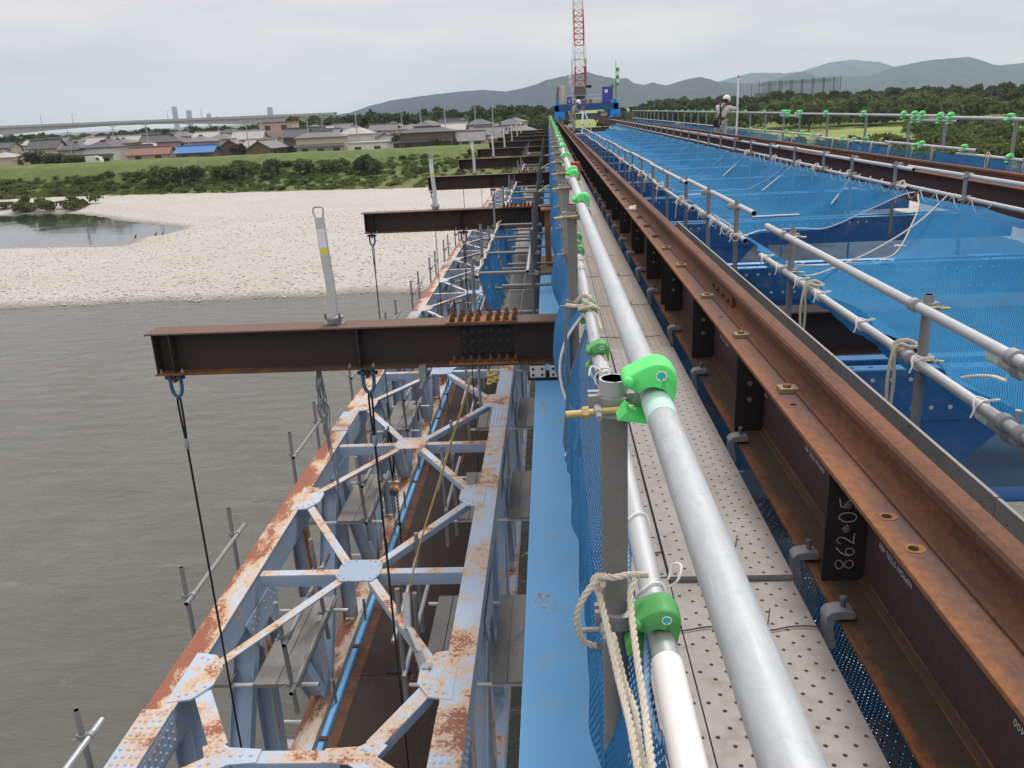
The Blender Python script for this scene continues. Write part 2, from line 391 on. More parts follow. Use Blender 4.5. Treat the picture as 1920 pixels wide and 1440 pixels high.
def B(mb, name, mat, parent=None, smooth=True, loc=None, bevel=0, rot=None):
    return put(name, mk(mb, name, mat, smooth), parent, loc, bevel, rot)
def tag(o, label, cat, group=None):
    o['label'] = label; o['category'] = cat; o['kind'] = 'thing'
    if group: o['group'] = group
    return o
def struct(o, label=None, kind='structure'):
    o['kind'] = kind
    if label: o['label'] = label
    return o
def thing(name, label, cat, loc=(0, 0, 0), group=None):
    o = bpy.data.objects.new(name, None); COL.objects.link(o); o.location = loc; o.empty_display_size = .2
    return tag(o, label, cat, group)
def copy_tree(o, parent=None):
    c = o.copy(); COL.objects.link(c); c.parent = parent
    for ch in list(o.children): copy_tree(ch, c)
    return c
ONES = ['first', 'second', 'third', 'fourth', 'fifth', 'sixth', 'seventh', 'eighth', 'ninth', 'tenth', 'eleventh', 'twelfth', 'thirteenth',
        'fourteenth', 'fifteenth', 'sixteenth', 'seventeenth', 'eighteenth', 'nineteenth']
def nth(i):
    i += 1
    if i < 20: return ONES[i - 1]
    tens = {2: ('twenty', 'twentieth'), 3: ('thirty', 'thirtieth'), 4: ('forty', 'fortieth'), 5: ('fifty', 'fiftieth'), 6: ('sixty', 'sixtieth')}[i // 10]
    return tens[1] if i % 10 == 0 else tens[0] + '-' + ONES[i % 10 - 1]
def fbm(x, y, s=1.0, o=4): return mnoise.fractal(Vector((x * s, y * s, 3.1)), 1.0, 2.0, o)

# ================================================================== the setting: land, water, hills
POND = [(-240, 99), (-66, 97.5), (-49, 94.8), (-50, 102), (-47.5, 109), (-50, 113.5), (-58, 120), (-72, 133), (-83, 142), (-100, 141), (-240, 143)]
def in_pond(x, y):
    """signed distance to the pond's edge, positive inside"""
    P = np.array(POND, float); Q = np.roll(P, -1, 0); d = np.full(x.shape, 1e9); ins = np.zeros(x.shape, bool)
    for (ax, ay), (bx, by) in zip(P, Q):
        t = np.clip(((x - ax) * (bx - ax) + (y - ay) * (by - ay)) / ((bx - ax) ** 2 + (by - ay) ** 2), 0, 1)
        d = np.minimum(d, np.hypot(x - ax - t * (bx - ax), y - ay - t * (by - ay)))
        c = (ay > y) != (by > y)
        with np.errstate(divide='ignore', invalid='ignore'):
            ins ^= c & (x < (bx - ax) * (y - ay) / (by - ay + 1e-12) + ax)
    return np.where(ins, d, -d)
def gravel_edge(x): return np.where(x < 0, np.minimum(146 - .2 * x, 165), np.maximum(146 - .55 * x, 104))
def sstep(a, b, x): t = np.clip((x - a) / (b - a), 0, 1); return t * t * (3 - 2 * t)
def vnoise(x, y, s):
    return np.sin(x * s + 1.3 * np.sin(y * s * .7 + .5)) * np.cos(y * s * 1.13 + 1.7 * np.sin(x * s * .6)) 
def ground_z(x, y):
    x = np.asarray(x, float); y = np.asarray(y, float)
    ys = 63 + .5 * vnoise(x, 0 * y, .35) + .35 * vnoise(x, x, 1.3) + np.where(x > 0, .02 * x, 0); yg = gravel_edge(x)
    z = np.where(y < ys, np.maximum(-(ys - y) * .10, -2.5), np.minimum((y - ys) * .10, .55) + .25 * sstep(80, 140, y))
    z = z + np.where(y > ys + 3, .08 * vnoise(x, y, .45) + .05 * vnoise(x, y, 1.1), 0)
    p = in_pond(x, y); z = np.where(p > -4, np.minimum(z, .12 - .1 * (p + .5 * vnoise(x, y, .5))), z)
    z = z + sstep(0, 24, y - yg) * 2.7 * np.where(x < 12, 1, .45)
    lev = sstep(-40, -10, -np.maximum(x - 0, 0) * 2.0)       # the levee stands on the left bank
    z = z + lev * (3.0 * sstep(173, 183, y) - 2.2 * sstep(188, 196, y))
    return z
def axis(*segs):
    out = []
    for a, b, st in segs: out += list(np.arange(a, b, st))
    return np.array(out + [segs[-1][1]])
xs = axis((-11500, -1500, 2000), (-1500, -300, 150), (-300, -150, 10), (-150, 130, 1.25), (130, 300, 10), (300, 1500, 150), (1500, 12000, 1500))
ys = axis((-3000, 40, 300), (40, 58, 3), (58, 205, 1.0), (205, 400, 8), (400, 1500, 120), (1500, 14000, 1500))
X, Y = np.meshgrid(xs, ys); ZZ = ground_z(X, Y)
def np_mesh(name, verts, faces, mat, smooth=True, attrs=None):
    me = bpy.data.meshes.new(name); nf, k = faces.shape
    me.vertices.add(len(verts)); me.vertices.foreach_set('co', np.asarray(verts, np.float32).ravel())
    me.loops.add(nf * k); me.loops.foreach_set('vertex_index', faces.astype(np.int32).ravel())
    me.polygons.add(nf); me.polygons.foreach_set('loop_start', np.arange(0, nf * k, k, dtype=np.int32))
    if attrs:
        for an, av in attrs.items():
            at = me.attributes.new(an, 'FLOAT', 'POINT'); at.data.foreach_set('value', np.asarray(av, np.float32).ravel())
    me.update(calc_edges=True)
    if smooth: me.polygons.foreach_set('use_smooth', np.ones(nf, bool))
    me.materials.append(M[mat] if isinstance(mat, str) else mat); me.validate(); return me
def quads(nx, ny):
    i, j = np.meshgrid(np.arange(nx - 1), np.arange(ny - 1)); a = (j * nx + i).ravel()
    return np.stack([a, a + 1, a + nx + 1, a + nx], 1)
def _ground():
    t = NT('river_land')
    at = t.n('ShaderNodeAttribute', attribute_name='bank').outputs['Fac']
    rt = t.n('ShaderNodeAttribute', attribute_name='right').outputs['Fac']
    at = t.math('ADD', at, t.math('MULTIPLY', t.math('SUBTRACT', t.noise(.35, 5, .65), .5), 7))
    vor = t.n('ShaderNodeTexVoronoi'); vor.inputs['Scale'].default_value = 3.2; t.link(t.pos, vor.inputs['Vector'])
    sp = t.noise(5.5, 6, .75)
    gr = t.mix(t.ramp(vor.outputs['Distance'], [(.0, 0), (.6, 1)]), (.66, .635, .585), (.36, .345, .315))
    gr = t.mix(t.ramp(sp, [(.42, 0), (.62, 1)]), gr, (.57, .545, .50))
    gr = t.mix(t.ramp(t.noise(.09, 5, .6), [(.4, 0), (.65, .6)]), gr, (.43, .40, .35))
    z = t.sep(t.pos)[2]
    gr = t.mix(t.ramp(t.math('ADD', z, t.math('MULTIPLY', t.noise(1.5, 4), .1)), [(.06, 1), (.26, 0)]), gr, (.22, .205, .175))
    scrub = t.mix(t.noise(.5, 6, .7), (.085, .115, .038), (.19, .215, .085))
    lev = t.mix(t.ramp(t.noise(.35, 7, .7), [(.3, 0), (.7, 1)]), (.090, .130, .040), (.175, .205, .075))
    town = t.mix(t.noise(.2, 4), (.16, .16, .14), (.10, .14, .06))
    field = t.mix(t.ramp(t.noise(.04, 3), [(.4, 0), (.6, 1)]), (.27, .31, .085), (.19, .25, .07))
    c = t.mix(t.ramp(at, [(.0, 0), (.012, 1)]), gr, scrub)   # ramps run over 0..1 = 0..100 m behind the gravel's edge
    f100 = t.math('MULTIPLY', at, .01)
    cr1 = t.ramp(f100, [(.0, 0), (.01, 1)]); c = t.mix(cr1, gr, scrub)
    cr2 = t.ramp(t.math('MULTIPLY', t.sep(t.pos)[1], .001), [(.173, 0), (.1745, 1)]); left = t.mix(cr2, c, lev)
    cr3 = t.ramp(t.math('MULTIPLY', t.sep(t.pos)[1], .001), [(.192, 0), (.196, 1)]); left = t.mix(cr3, left, town)
    right = t.mix(t.ramp(f100, [(.5, 0), (.62, 1)]), c, field)
    col = t.mix(rt, left, right)
    t.bump(t.math('ADD', t.math('MULTIPLY', sp, .6), t.math('MULTIPLY', vor.outputs['Distance'], -.6)), .7, .12)
    return t.set(col, .9, 0, .15)
M['land'] = _ground()
gnd = put('ground', np_mesh('ground', np.stack([X, Y, ZZ], -1).reshape(-1, 3), quads(len(xs), len(ys)), 'land',
          attrs={'bank': Y - gravel_edge(X), 'right': (X > 14).astype(float)}))
struct(gnd, 'pale gravel bar, scrubby bank and grassy levee across the river')
def _water(name, base, bscale, bstr, rough):
    t = NT(name)
    w1 = t.noise(bscale, 5, .6, t.map((.55, 1.5, 1), rot=(0, 0, .5)), .6); w2 = t.noise(bscale * .22, 4, .55, t.map((.5, 1.4, 1), rot=(0, 0, .4)), 1.0)
    w3 = t.noise(bscale * 4, 3, .6, t.map((.5, 1.3, 1), rot=(0, 0, .5)))
    h = t.math('ADD', t.math('ADD', t.math('MULTIPLY', w1, .8), w2), t.math('MULTIPLY', w3, .12))
    c = t.mix(t.ramp(t.noise(.09, 5, .6, dist=1.5), [(.3, 0), (.7, 1)]), tuple(x * .86 for x in base), tuple(x * 1.12 for x in base))
    c = t.mix(t.ramp(t.noise(.9, 7, .75, t.map((.35, 1.2, 1), rot=(0, 0, .5)), 1.2), [(.62, 0), (.74, .5)]), c, (.27, .265, .22))
    t.bump(t.math('ADD', h, t.math('MULTIPLY', t.noise(bscale * .07, 3, .5, dist=2.0), 3.0)), bstr, .35)
    return t.set(c, rough, 0, .5)
M['river'] = _water('turbid_river_water', (.100, .100, .078), .9, .50, .14)
M['pond'] = _water('still_pool_water', (.035, .045, .038), .5, .03, .03)
struct(put('river', np_mesh('river', [(-9000, -3000, 0), (9000, -3000, 0), (9000, 75, 0), (-9000, 75, 0)], np.array([[0, 1, 2, 3]]), 'river')),
       'turbid grey green river water below the bridge')
struct(put('pool', np_mesh('pool', [(-260, 90, .02), (-30, 90, .02), (-30, 150, .02), (-260, 150, .02)], np.array([[0, 1, 2, 3]]), 'pond')),
       'still backwater pool inside the gravel bar')

# loose stones over the near part of the gravel
def pebbles():
    n = 26000
    y = 62.6 + 55 * RNG.random(n) ** 1.7; x = -75 + 135 * RNG.random(n)
    z = ground_z(x, y); k = z > .0; x, y, z = x[k], y[k], z[k]; n = len(x)
    s = .035 + .10 * RNG.random(n) ** 2.5
    O = np.array([(1, 0, 0), (0, 1, 0), (-1, 0, 0), (0, -1, 0), (0, 0, .7), (0, 0, -.7)])
    v = O[None] * s[:, None, None] * (.7 + .6 * RNG.random((n, 6, 1))) * np.stack([.8 + .7 * RNG.random(n), np.ones(n), np.ones(n)], 1)[:, None]
    a = RNG.random(n) * 6.28; c, sn = np.cos(a)[:, None], np.sin(a)[:, None]
    vx = v[..., 0] * c - v[..., 1] * sn; vy = v[..., 0] * sn + v[..., 1] * c
    v = np.stack([vx + x[:, None], vy + y[:, None], v[..., 2] + z[:, None] + s[:, None] * .25], -1)
    F = np.array([(0, 1, 4), (1, 2, 4), (2, 3, 4), (3, 0, 4), (1, 0, 5), (2, 1, 5), (3, 2, 5), (0, 3, 5)])
    f = (F[None] + (np.arange(n) * 6)[:, None, None]).reshape(-1, 3)
    t = NT('river_stone'); col = t.mix(t.noise(2.5, 2), (.42, .39, .34), (.85, .80, .71)); M['stone'] = t.set(col, .9, 0, .15)
    o = put('gravel', np_mesh('gravel', v.reshape(-1, 3), f, 'stone', False)); struct(o, 'loose pale river stones on the gravel bar', 'stuff')
pebbles()

# ---- foliage
M['leaf_dark'] = m_leaf('dark_green_foliage', (.056, .076, .028), (.125, .150, .054))
M['leaf_mid'] = m_leaf('mid_green_foliage', (.100, .128, .038), (.20, .235, .075))
M['leaf_light'] = m_leaf('light_green_foliage', (.125, .165, .045), (.24, .285, .10))
M['bark'] = m_plain('grey_bark', (.11, .09, .07), .9, 0, .3, 3)
def leaf_cloud(C, Rr, n, size, low=-.45):
    """leaf-clump quads scattered through the shells of ellipsoids C (N,3), Rr (N,3)"""
    C = np.repeat(C, n, 0); Rr = np.repeat(Rr, n, 0); N = len(C)
    u = RNG.normal(size=(N, 3)); u /= np.linalg.norm(u, axis=1)[:, None]; u[:, 2] = np.where(u[:, 2] < low, -u[:, 2], u[:, 2])
    p = C + Rr * u * (.62 + .42 * RNG.random((N, 1)))
    nn = .7 * u + np.array([0, 0, .55]) + .7 * RNG.normal(size=(N, 3)); nn /= np.linalg.norm(nn, axis=1)[:, None]
    a = np.cross(nn, RNG.normal(size=(N, 3))); a /= np.linalg.norm(a, axis=1)[:, None]; b = np.cross(nn, a)
    s = size * (.5 + RNG.random((N, 1))); s2 = s * (.5 + .5 * RNG.random((N, 1)))
    v = np.stack([p - a * s, p - b * s2, p + a * s, p + b * s2], 1).reshape(-1, 3)
    return v, np.arange(4 * N).reshape(-1, 4)
def lumps(cx, cy, z0, r, h, k):
    """k overlapping ellipsoids making one crown of radius r and height h standing on z0"""
    C, Q = [], []
    for i in range(k):
        a = random.random() * 6.28; d = r * .55 * math.sqrt(random.random()); zz = z0 + h * (.35 + .45 * random.random() * (1 - .5 * d / r))
        q = r * (.42 + .25 * random.random()); C.append((cx + d * math.cos(a), cy + d * math.sin(a), zz)); Q.append((q, q, min(q * .85, h * .38)))
    return C, Q
def mass(name, label, spots, mat, n, size):
    C, Q = [], []
    for s in spots:
        c, q = lumps(*s); C += c; Q += q
    v, f = leaf_cloud(np.array(C), np.array(Q), n, size)
    return struct(put(name, np_mesh(name, v, f, mat, False)), label, 'stuff')
def gz(x, y): return float(ground_z(np.array([x]), np.array([y]))[0])
def ge(x): return float(gravel_edge(np.array([float(x)]))[0])
# bank scrub, left: low growth between the gravel and the levee
def scrub_spots(n, f, r0, r1, h0, h1, k):
    out = []
    while len(out) < n:
        x, y = f(); r = r0 + (r1 - r0) * random.random() ** 1.5
        out.append((x, y, gz(x, y) - .2, r, h0 + (h1 - h0) * random.random(), k))
    return out
def left_bank():
    x = -150 + 152 * random.random(); e = max(ge(x) + 1.0, 141.5 if x < -84 else 0); return x, e + (178 - e) * random.random() ** .9
mass('bank_scrub', 'tangled green scrub along the far river bank', scrub_spots(170, left_bank, .8, 2.2, .6, 1.7, 3), 'leaf_mid', 50, .22)
mass('reed_grass', 'light green reeds and grass tufts on the far bank', scrub_spots(1300, left_bank, .7, 1.9, .35, 1.0, 2), 'leaf_light', 50, .15)
def water_edge():
    x = -150 + 70 * random.random(); return x, 142 + 5 * random.random()
mass('bank_brush', 'dark brush overhanging the still pool', scrub_spots(120, water_edge, 1.0, 2.4, 1.0, 2.4, 3), 'leaf_mid', 55, .24)
def right_bank():
    while True:
        x = 12 + 190 * random.random(); e = ge(x) - 2; y = e + 170 * random.random() ** 1.4
        if x / y > .40 or y < e + 75: return x, y
mass('right_bank_scrub', 'bushy green scrub on the river bank right of the bridge', scrub_spots(620, right_bank, 1.6, 4.2, 2.0, 4.6, 3), 'leaf_mid', 64, .36)
mass('right_bank_reeds', 'light green undergrowth right of the bridge', scrub_spots(480, right_bank, 1.4, 3.2, 1.4, 3.2, 3), 'leaf_light', 54, .32)
# far woods
def wood(name, label, n, x0, x1, y0, y1, zg, h0, h1, mat, q=60, size=.75):
    sp = []
    for i in range(n):
        x, y = x0 + (x1 - x0) * random.random(), y0 + (y1 - y0) * random.random()
        hh = h0 + (h1 - h0) * random.random(); sp.append((x, y, zg, 2.6 + 2.6 * random.random(), hh, 5))
    return mass(name, label, sp, mat, q, size)
wood('left_wood', 'dark wooded rise behind the village', 210, -105, 6, 330, 400, 4.2, 8, 12.5, 'leaf_dark')
wood('left_wood_light', 'lighter trees in front of the wooded rise', 90, -100, 4, 318, 345, 4.2, 5, 8.5, 'leaf_mid', 50, .6)
wood('viaduct_wood', 'dark trees standing beneath the long viaduct', 190, -330, -95, 400, 520, 4.2, 6.5, 9.5, 'leaf_dark', 45, .9)
wood('viaduct_wood_light', 'mid green trees beneath the long viaduct', 110, -330, -95, 380, 440, 4.2, 5, 7.5, 'leaf_mid', 40, .8)
wood('right_wood', 'dense dark woods beyond the right bank', 260, 22, 270, 330, 420, 1.8, 9, 13.0, 'leaf_dark', 55, .8)
wood('right_wood_light', 'paler woodland edge beyond the right bank', 170, 55, 250, 300, 345, 1.8, 6, 10.0, 'leaf_mid', 50, .7)
wood('right_wood_high', 'wooded slope below the golf driving range', 200, 60, 330, 430, 560, 6.0, 8, 11.5, 'leaf_dark', 40, 1.0)
wood('right_thicket', 'pale bamboo thicket at the edge of the right woods', 70, 85, 150, 318, 360, 4.0, 7, 10.5, 'leaf_light', 50, .6)
# single trees
def tree(name, label, x, y, r, h, mat, trunk=.3, group=None, q=90, size=.28, k=9):
    z = gz(x, y); o = thing(name, label, 'tree', (x, y, z - .2), group)
    mb = MB(); mb.tube([(0, 0, 0), (r * .05, 0, h * .3), (-r * .03, .1, h * .6)], [trunk * .6, trunk * .4, trunk * .15], 8)
    for i in range(5):
        a = i * 1.3; mb.tube([(r * .04, 0, h * (.25 + .06 * i)), (r * .5 * math.cos(a), r * .5 * math.sin(a), h * (.5 + .05 * i))], [trunk * .25, trunk * .08], 6)
    B(mb, 'trunk', 'bark', o)
    C, Q = lumps(0, 0, 0, r, h, k); v, f = leaf_cloud(np.array(C), np.array(Q), q, size)
    put('crown', np_mesh('crown', v, f, mat, False), o); return o
row = [(-78, 170.5, 3.8, 4.6), (-72.5, 171, 3.2, 3.6), (-67, 171, 3.0, 3.4), (-62, 171.5, 3.4, 3.7), (-56.5, 171.5, 3.2, 3.5), (-49, 171.5, 2.6, 3.0), (-44, 172, 2.4, 2.8), (-37, 168, 2.6, 3.6), (-34, 167, 2.2, 3.4)]
for i, (x, y, r, h) in enumerate(row):
    tree('levee_bush', 'dark bushy tree at the foot of the levee, %s from the left' % nth(i), x, y, r, h, 'leaf_dark' if i % 3 == 1 else 'leaf_mid', .25, 'bushy trees along the levee foot', 110, .27, 8)
tree('field_tree', 'lone dark round tree standing in the pale field right of the bridge', 87, 296, 6.0, 8.5, 'leaf_dark', .5, None, 160, .4, 12)
for i, (x, y, r, h) in enumerate([(30, 128, 3.0, 4.5), (44, 140, 3.6, 4.8), (62, 138, 4.2, 5.5), (76, 132, 4.5, 5.6), (88, 150, 4.5, 6)]):
    tree('bank_tree', 'bushy tree on the right river bank, %s from the bridge' % nth(i), x, y, r, h, 'leaf_mid', .3, 'trees on the right river bank', 120, .34, 9)

# ---- hills (real ridges kilometres away)
RA = [(-996,18),(-863,51),(-731,77),(-601,88),(-447,98),(-319,104),(-192,88),(-65,111),(-1,132),(88,147),(188,161),(238,144),(313,122),(368,122),(400,101),(455,89),(500,99),(563,82),(625,98),(716,113),(773,94),(885,77),(1009,66),(1133,56),(1331,32),(1675,2)]
RB = [(1309,123),(1549,170),(1661,196),(1833,229),(2129,210),(2277,221),(2505,281),(2702,298),(2830,261),(2903,271),(3065,211),(3269,144),(3647,60)]
RC = [(1158,66),(1330,107),(1450,139),(1561,111),(1703,107),(1855,97),(2001,142),(2198,170),(2354,174),(2447,144),(2598,123),(2715,129),(2919,136),(3252,69),(3558,-2)]
M['tower'] = m_plain('grey_blue_cladding', (.22, .25, .30), .5, 0, .1, .05)
M['glass'] = m_plain('dark_window_glass', (.04, .05, .06), .15, 0, .3, 1, .6)
M['range_net'] = m_net('dark_range_net', (.02, .025, .03), .5, .055, .1, True)
M['hill'] = m_leaf('haze_blue_hillside', (.018, .034, .060), (.028, .046, .075), .01)  # foliage with the blue of distant haze put into its colour
def ridge(name, label, D, prof, depth, seed):
    px = np.array([p[0] for p in prof], float); pz = np.array([p[1] for p in prof], float) + CZ
    nx, ny = 260, 28; u = np.linspace(px[0], px[-1], nx); v = np.linspace(-1, 1, ny)
    U, W = np.meshgrid(u, v); top = np.interp(U, px, pz)
    sp = vnoise(U, U * .3 + seed, 1 / 95.) * .5 + vnoise(U + seed * 31, U, 1 / 41.) * .3
    fall = np.clip(1 - np.abs(W + .22 * sp * (1 - np.abs(W))) ** 1.15, 0, 1)
    z = 4 + (top - 4) * fall + (vnoise(U, W * 900 + seed, 1 / 60.) * 9 + vnoise(U + 50, W * 700, 1 / 27.) * 4) * fall * (1 - fall) * 3
    z[ny // 2] = np.interp(u, px, pz) + vnoise(u, u, 1 / 14.) * 1.2
    return struct(put(name, np_mesh(name, np.stack([U, D + W * depth, z], -1).reshape(-1, 3), quads(nx, ny), 'hill')), label)
ridge('hill', 'hazy wooded ridge behind the crane', 4200, RA, 700, 1)
ridge('hill', 'pale distant mountain ridge on the right horizon', 8000, RB, 1500, 4)
ridge('hill', 'hazy wooded mountain on the right', 5200, RC, 900, 2)

# ---- viaduct
XV0, XVL = -900, 705
vd = thing('viaduct', 'long pale concrete viaduct crossing behind the village', 'viaduct', (0, 800, 0))
PIER = [-745, -508, -271]
def vtop(x): return CZ + 7.4 - (x + 514) * .0068
mb = MB(); n = 200
def vsec(u, w):
    x = XV0 + XVL * u; d = min(abs(x - p) for p in PIER); th = 2.9 + 4.2 * max(0, 1 - d / 105) ** 1.7; t = vtop(x)
    return [(x, -4, t - 1.0), (x, -4, t - th), (x, 4, t - th), (x, 4, t - 1.0)][int(round(w * 3))]
mb.grid(n, 3, vsec); B(mb, 'girder', 'concrete', vd)
mb = MB(); mb.grid(n, 3, lambda u, w: [(XV0 + XVL * u, -6, vtop(XV0 + XVL * u) - .9 + (0, 1.9, 1.9, 0)[int(round(w * 3))]), (XV0 + XVL * u, -6.01, vtop(XV0 + XVL * u) + 1.0), (XV0 + XVL * u, 6, vtop(XV0 + XVL * u) + 1), (XV0 + XVL * u, 6, vtop(XV0 + XVL * u) - .9)][int(round(w * 3))]); B(mb, 'parapet', 'concrete', vd)
for p in PIER:
    mb = MB(); mb.box(p - 3.2, p + 3.2, -3.5, 3.5, 1, vtop(p) - 6.9); B(mb, 'pier', 'concrete', vd)
for x in (-470, -440, -350, -318):
    mb = MB(); mb.tube([(x, -5.6, vtop(x) + 1), (x, -5.6, vtop(x) + 8), (x + 1.5, -5, vtop(x) + 8.6)], .18, 6); B(mb, 'lamp_post', 'machine', vd)

# ---- far towers
for i, (x, z, w, y) in enumerate([(-2156, 110, 26, 5000), (-2074, 86, 27, 5000), (-1960, 62, 22, 5000), (-1598, 82, 28, 5000)]):
    o = thing('tower_block', '%s of the hazy towers on the left horizon' % ['leftmost and tallest', 'second from left', 'third and lowest from left', 'rightmost'][i], 'tower', (x, y, 0), 'far tower blocks')
    mb = MB(); mb.box(-w / 2, w / 2, -8, 8, 2, CZ + z); B(mb, 'wall', 'tower', o)
    mb = MB(); mb.box(-w * .3, w * .3, -5, 5, CZ + z, CZ + z + 3); B(mb, 'roof', 'tower', o)
    for k in range(int((z + 6) / 12)):
        mb = MB(); mb.box(-w * .44, w * .44, -8.15, -8, CZ + z - 6 - k * 8, CZ + z - 3 - k * 8); B(mb, 'window', 'tower', o)

# ---- golf driving range
dr = thing('driving_range_net', 'tall dark netted enclosure of a driving range on the wooded rise', 'netting', (0, 0, 0))
polesx = [118.8, 124.9] + [128.5 + 3.1 * i for i in range(13)] + [172]
for i, x in enumerate(polesx):
    y = 520 + (8 if i % 2 else 0); top = CZ + (8.2 if i == 0 else 9.9 + (x - 125) * .016)
    mb = MB(); mb.tube([(x, y, 8), (x, y, top)], .17 if i else .12, 6); B(mb, 'pole', 'black', dr)
mb = MB(); mb.grid(40, 8, lambda u, v: (125 + 44 * u, 520.5, 12 + (CZ + 9.6 + .7 * u - 1.6 * math.sin(math.pi * ((u * 13) % 1)) * .3 - 12) * v), lambda u, v: (44 * u, 11 * v)); B(mb, 'net', 'range_net', dr)
mb = MB(); mb.grid(40, 6, lambda u, v: (125 + 44 * u, 520.5 + 22 * v, CZ + 9.4 + .7 * u - 2.2 * math.sin(math.pi * v) ), lambda u, v: (44 * u, 22 * v)); B(mb, 'top_net', 'range_net', dr)
mb = MB(); mb.box(121, 129, 518, 523, 6, CZ + 3.4); B(mb, 'hut', 'machine', dr)

# ================================================================== village behind the levee
M['tile_grey'] = m_plain('grey_roof_tiles', (.17, .17, .175), .6, 0, .2, 1.2)
M['tile_dark'] = m_plain('dark_roof_tiles', (.085, .087, .092), .55, 0, .25, 1.2)
M['tile_pale'] = m_plain('pale_roof_sheets', (.40, .385, .37), .6, 0, .15, 1.0)
M['tile_blue'] = m_plain('blue_roof_sheets', (.055, .19, .42), .5, 0, .12, 1.0)
M['tile_brown'] = m_plain('brown_roof_sheets', (.24, .13, .095), .6, 0, .2, 1.0)
M['w_cream'] = m_plain('cream_render', (.55, .49, .38), .8, 0, .12, 1)
M['w_white'] = m_plain('white_render', (.68, .67, .64), .8, 0, .08, 1)
M['w_brown'] = m_plain('brown_cladding', (.16, .115, .085), .8, 0, .2, 1)
M['w_pink'] = m_plain('pink_beige_render', (.50, .38, .30), .8, 0, .12, 1)
def house(label, x, y, w, d, hw, hr, roof, wall, kind='gable', rot=0.0, zg=None, floors=1):
    zg = 4.7 if zg is None else zg
    o = thing('house', label, 'house', (x, y, zg), 'houses of the village'); o.rotation_euler.z = rot
    mb = MB(); mb.box(-w / 2, w / 2, -d / 2, d / 2, -.5, hw)
    if kind == 'gable':
        for sx in (-1, 1): mb.add([(sx * w / 2, -d / 2, hw), (sx * w / 2, d / 2, hw), (sx * w / 2, 0, hw + hr * .93)], [(0, 1, 2)])
    B(mb, 'wall', wall, o, False)
    ov = .5; mb = MB()
    if kind == 'gable':
        for s in (-1, 1):
            a = [(-w / 2 - ov, s * (d / 2 + ov), hw - hr * ov / (d / 2)), (w / 2 + ov, s * (d / 2 + ov), hw - hr * ov / (d / 2)), (w / 2 + ov, 0, hw + hr), (-w / 2 - ov, 0, hw + hr)]
            mb.prism(a, (0, 0, .18))
        mb.box(-w / 2 - ov, w / 2 + ov, -.22, .22, hw + hr + .05, hw + hr + .38)
    elif kind == 'hip':
        e = [(-w / 2 - ov, -d / 2 - ov, hw), (w / 2 + ov, -d / 2 - ov, hw), (w / 2 + ov, d / 2 + ov, hw), (-w / 2 - ov, d / 2 + ov, hw)]
        q = max(w / 2 - d / 2, .4); vs = e + [(x_, y_, hw + .18) for x_, y_, _ in e] + [(-q, 0, hw + hr), (q, 0, hw + hr)]
        mb.add(vs, [(0, 3, 2, 1), (0, 1, 5, 4), (1, 2, 6, 5), (2, 3, 7, 6), (3, 0, 4, 7), (4, 5, 9, 8), (5, 6, 9), (6, 7, 8, 9), (7, 4, 8)])
        mb.box(-q, q, -.2, .2, hw + hr - .05, hw + hr + .3)
    else:
        mb.box(-w / 2 - .15, w / 2 + .15, -d / 2 - .15, d / 2 + .15, hw, hw + .35)
    B(mb, 'roof', roof, o, False)
    for fl in range(floors):
        z0 = 1.0 + fl * 2.7
        if z0 + 1.3 > hw: break
        k = max(2, int(w / 3.2))
        for i in range(k):
            cx = -w / 2 + w * (i + .5) / k; mb = MB(); mb.box(cx - .75, cx + .75, -d / 2 - .06, -d / 2 - .01, z0, z0 + 1.2); B(mb, 'window', 'glass', o, False)
    if floors == 2 and kind != 'flat':      # lean-to roof between the storeys
        mb = MB(); mb.prism([(-w / 2 - .4, -d / 2 - 1.1, 2.55), (w / 2 + .4, -d / 2 - 1.1, 2.55), (w / 2 + .4, -d / 2, 3.05), (-w / 2 - .4, -d / 2, 3.05)], (0, 0, .14)); B(mb, 'eave', roof, o, False)
    return o
ROW = ['front row nearest the levee', 'second row', 'third row', 'fourth row', 'fifth row', 'sixth row', 'seventh row', 'last row']
special = {0: [(-124, 7, 'flat', 'tile_pale', 'w_pink', 1, 'low pink-beige flat building at the left end behind the levee'),
               (-83, 8.6, 'gable', 'tile_blue', 'w_brown', 1, 'long house with a bright blue sheet roof behind the levee'),
               (-95, 9.5, 'gable', 'tile_brown', 'w_pink', 1, 'low house with rust-brown roof left of the blue roof'),
               (-53, 11, 'hip', 'tile_grey', 'w_cream', 2, 'two-storey grey tiled house with long window bands beside the levee'),
               (-41.5, 9, 'flat', 'tile_pale', 'w_white', 1, 'plain white shed behind the levee'),
               (-28, 12, 'hip', 'tile_dark', 'w_brown', 2, 'large dark tiled hipped house near the beams'),
               (-66, 8.5, 'gable', 'tile_grey', 'w_brown', 1, 'dark timber house left of the two-storey house')]}
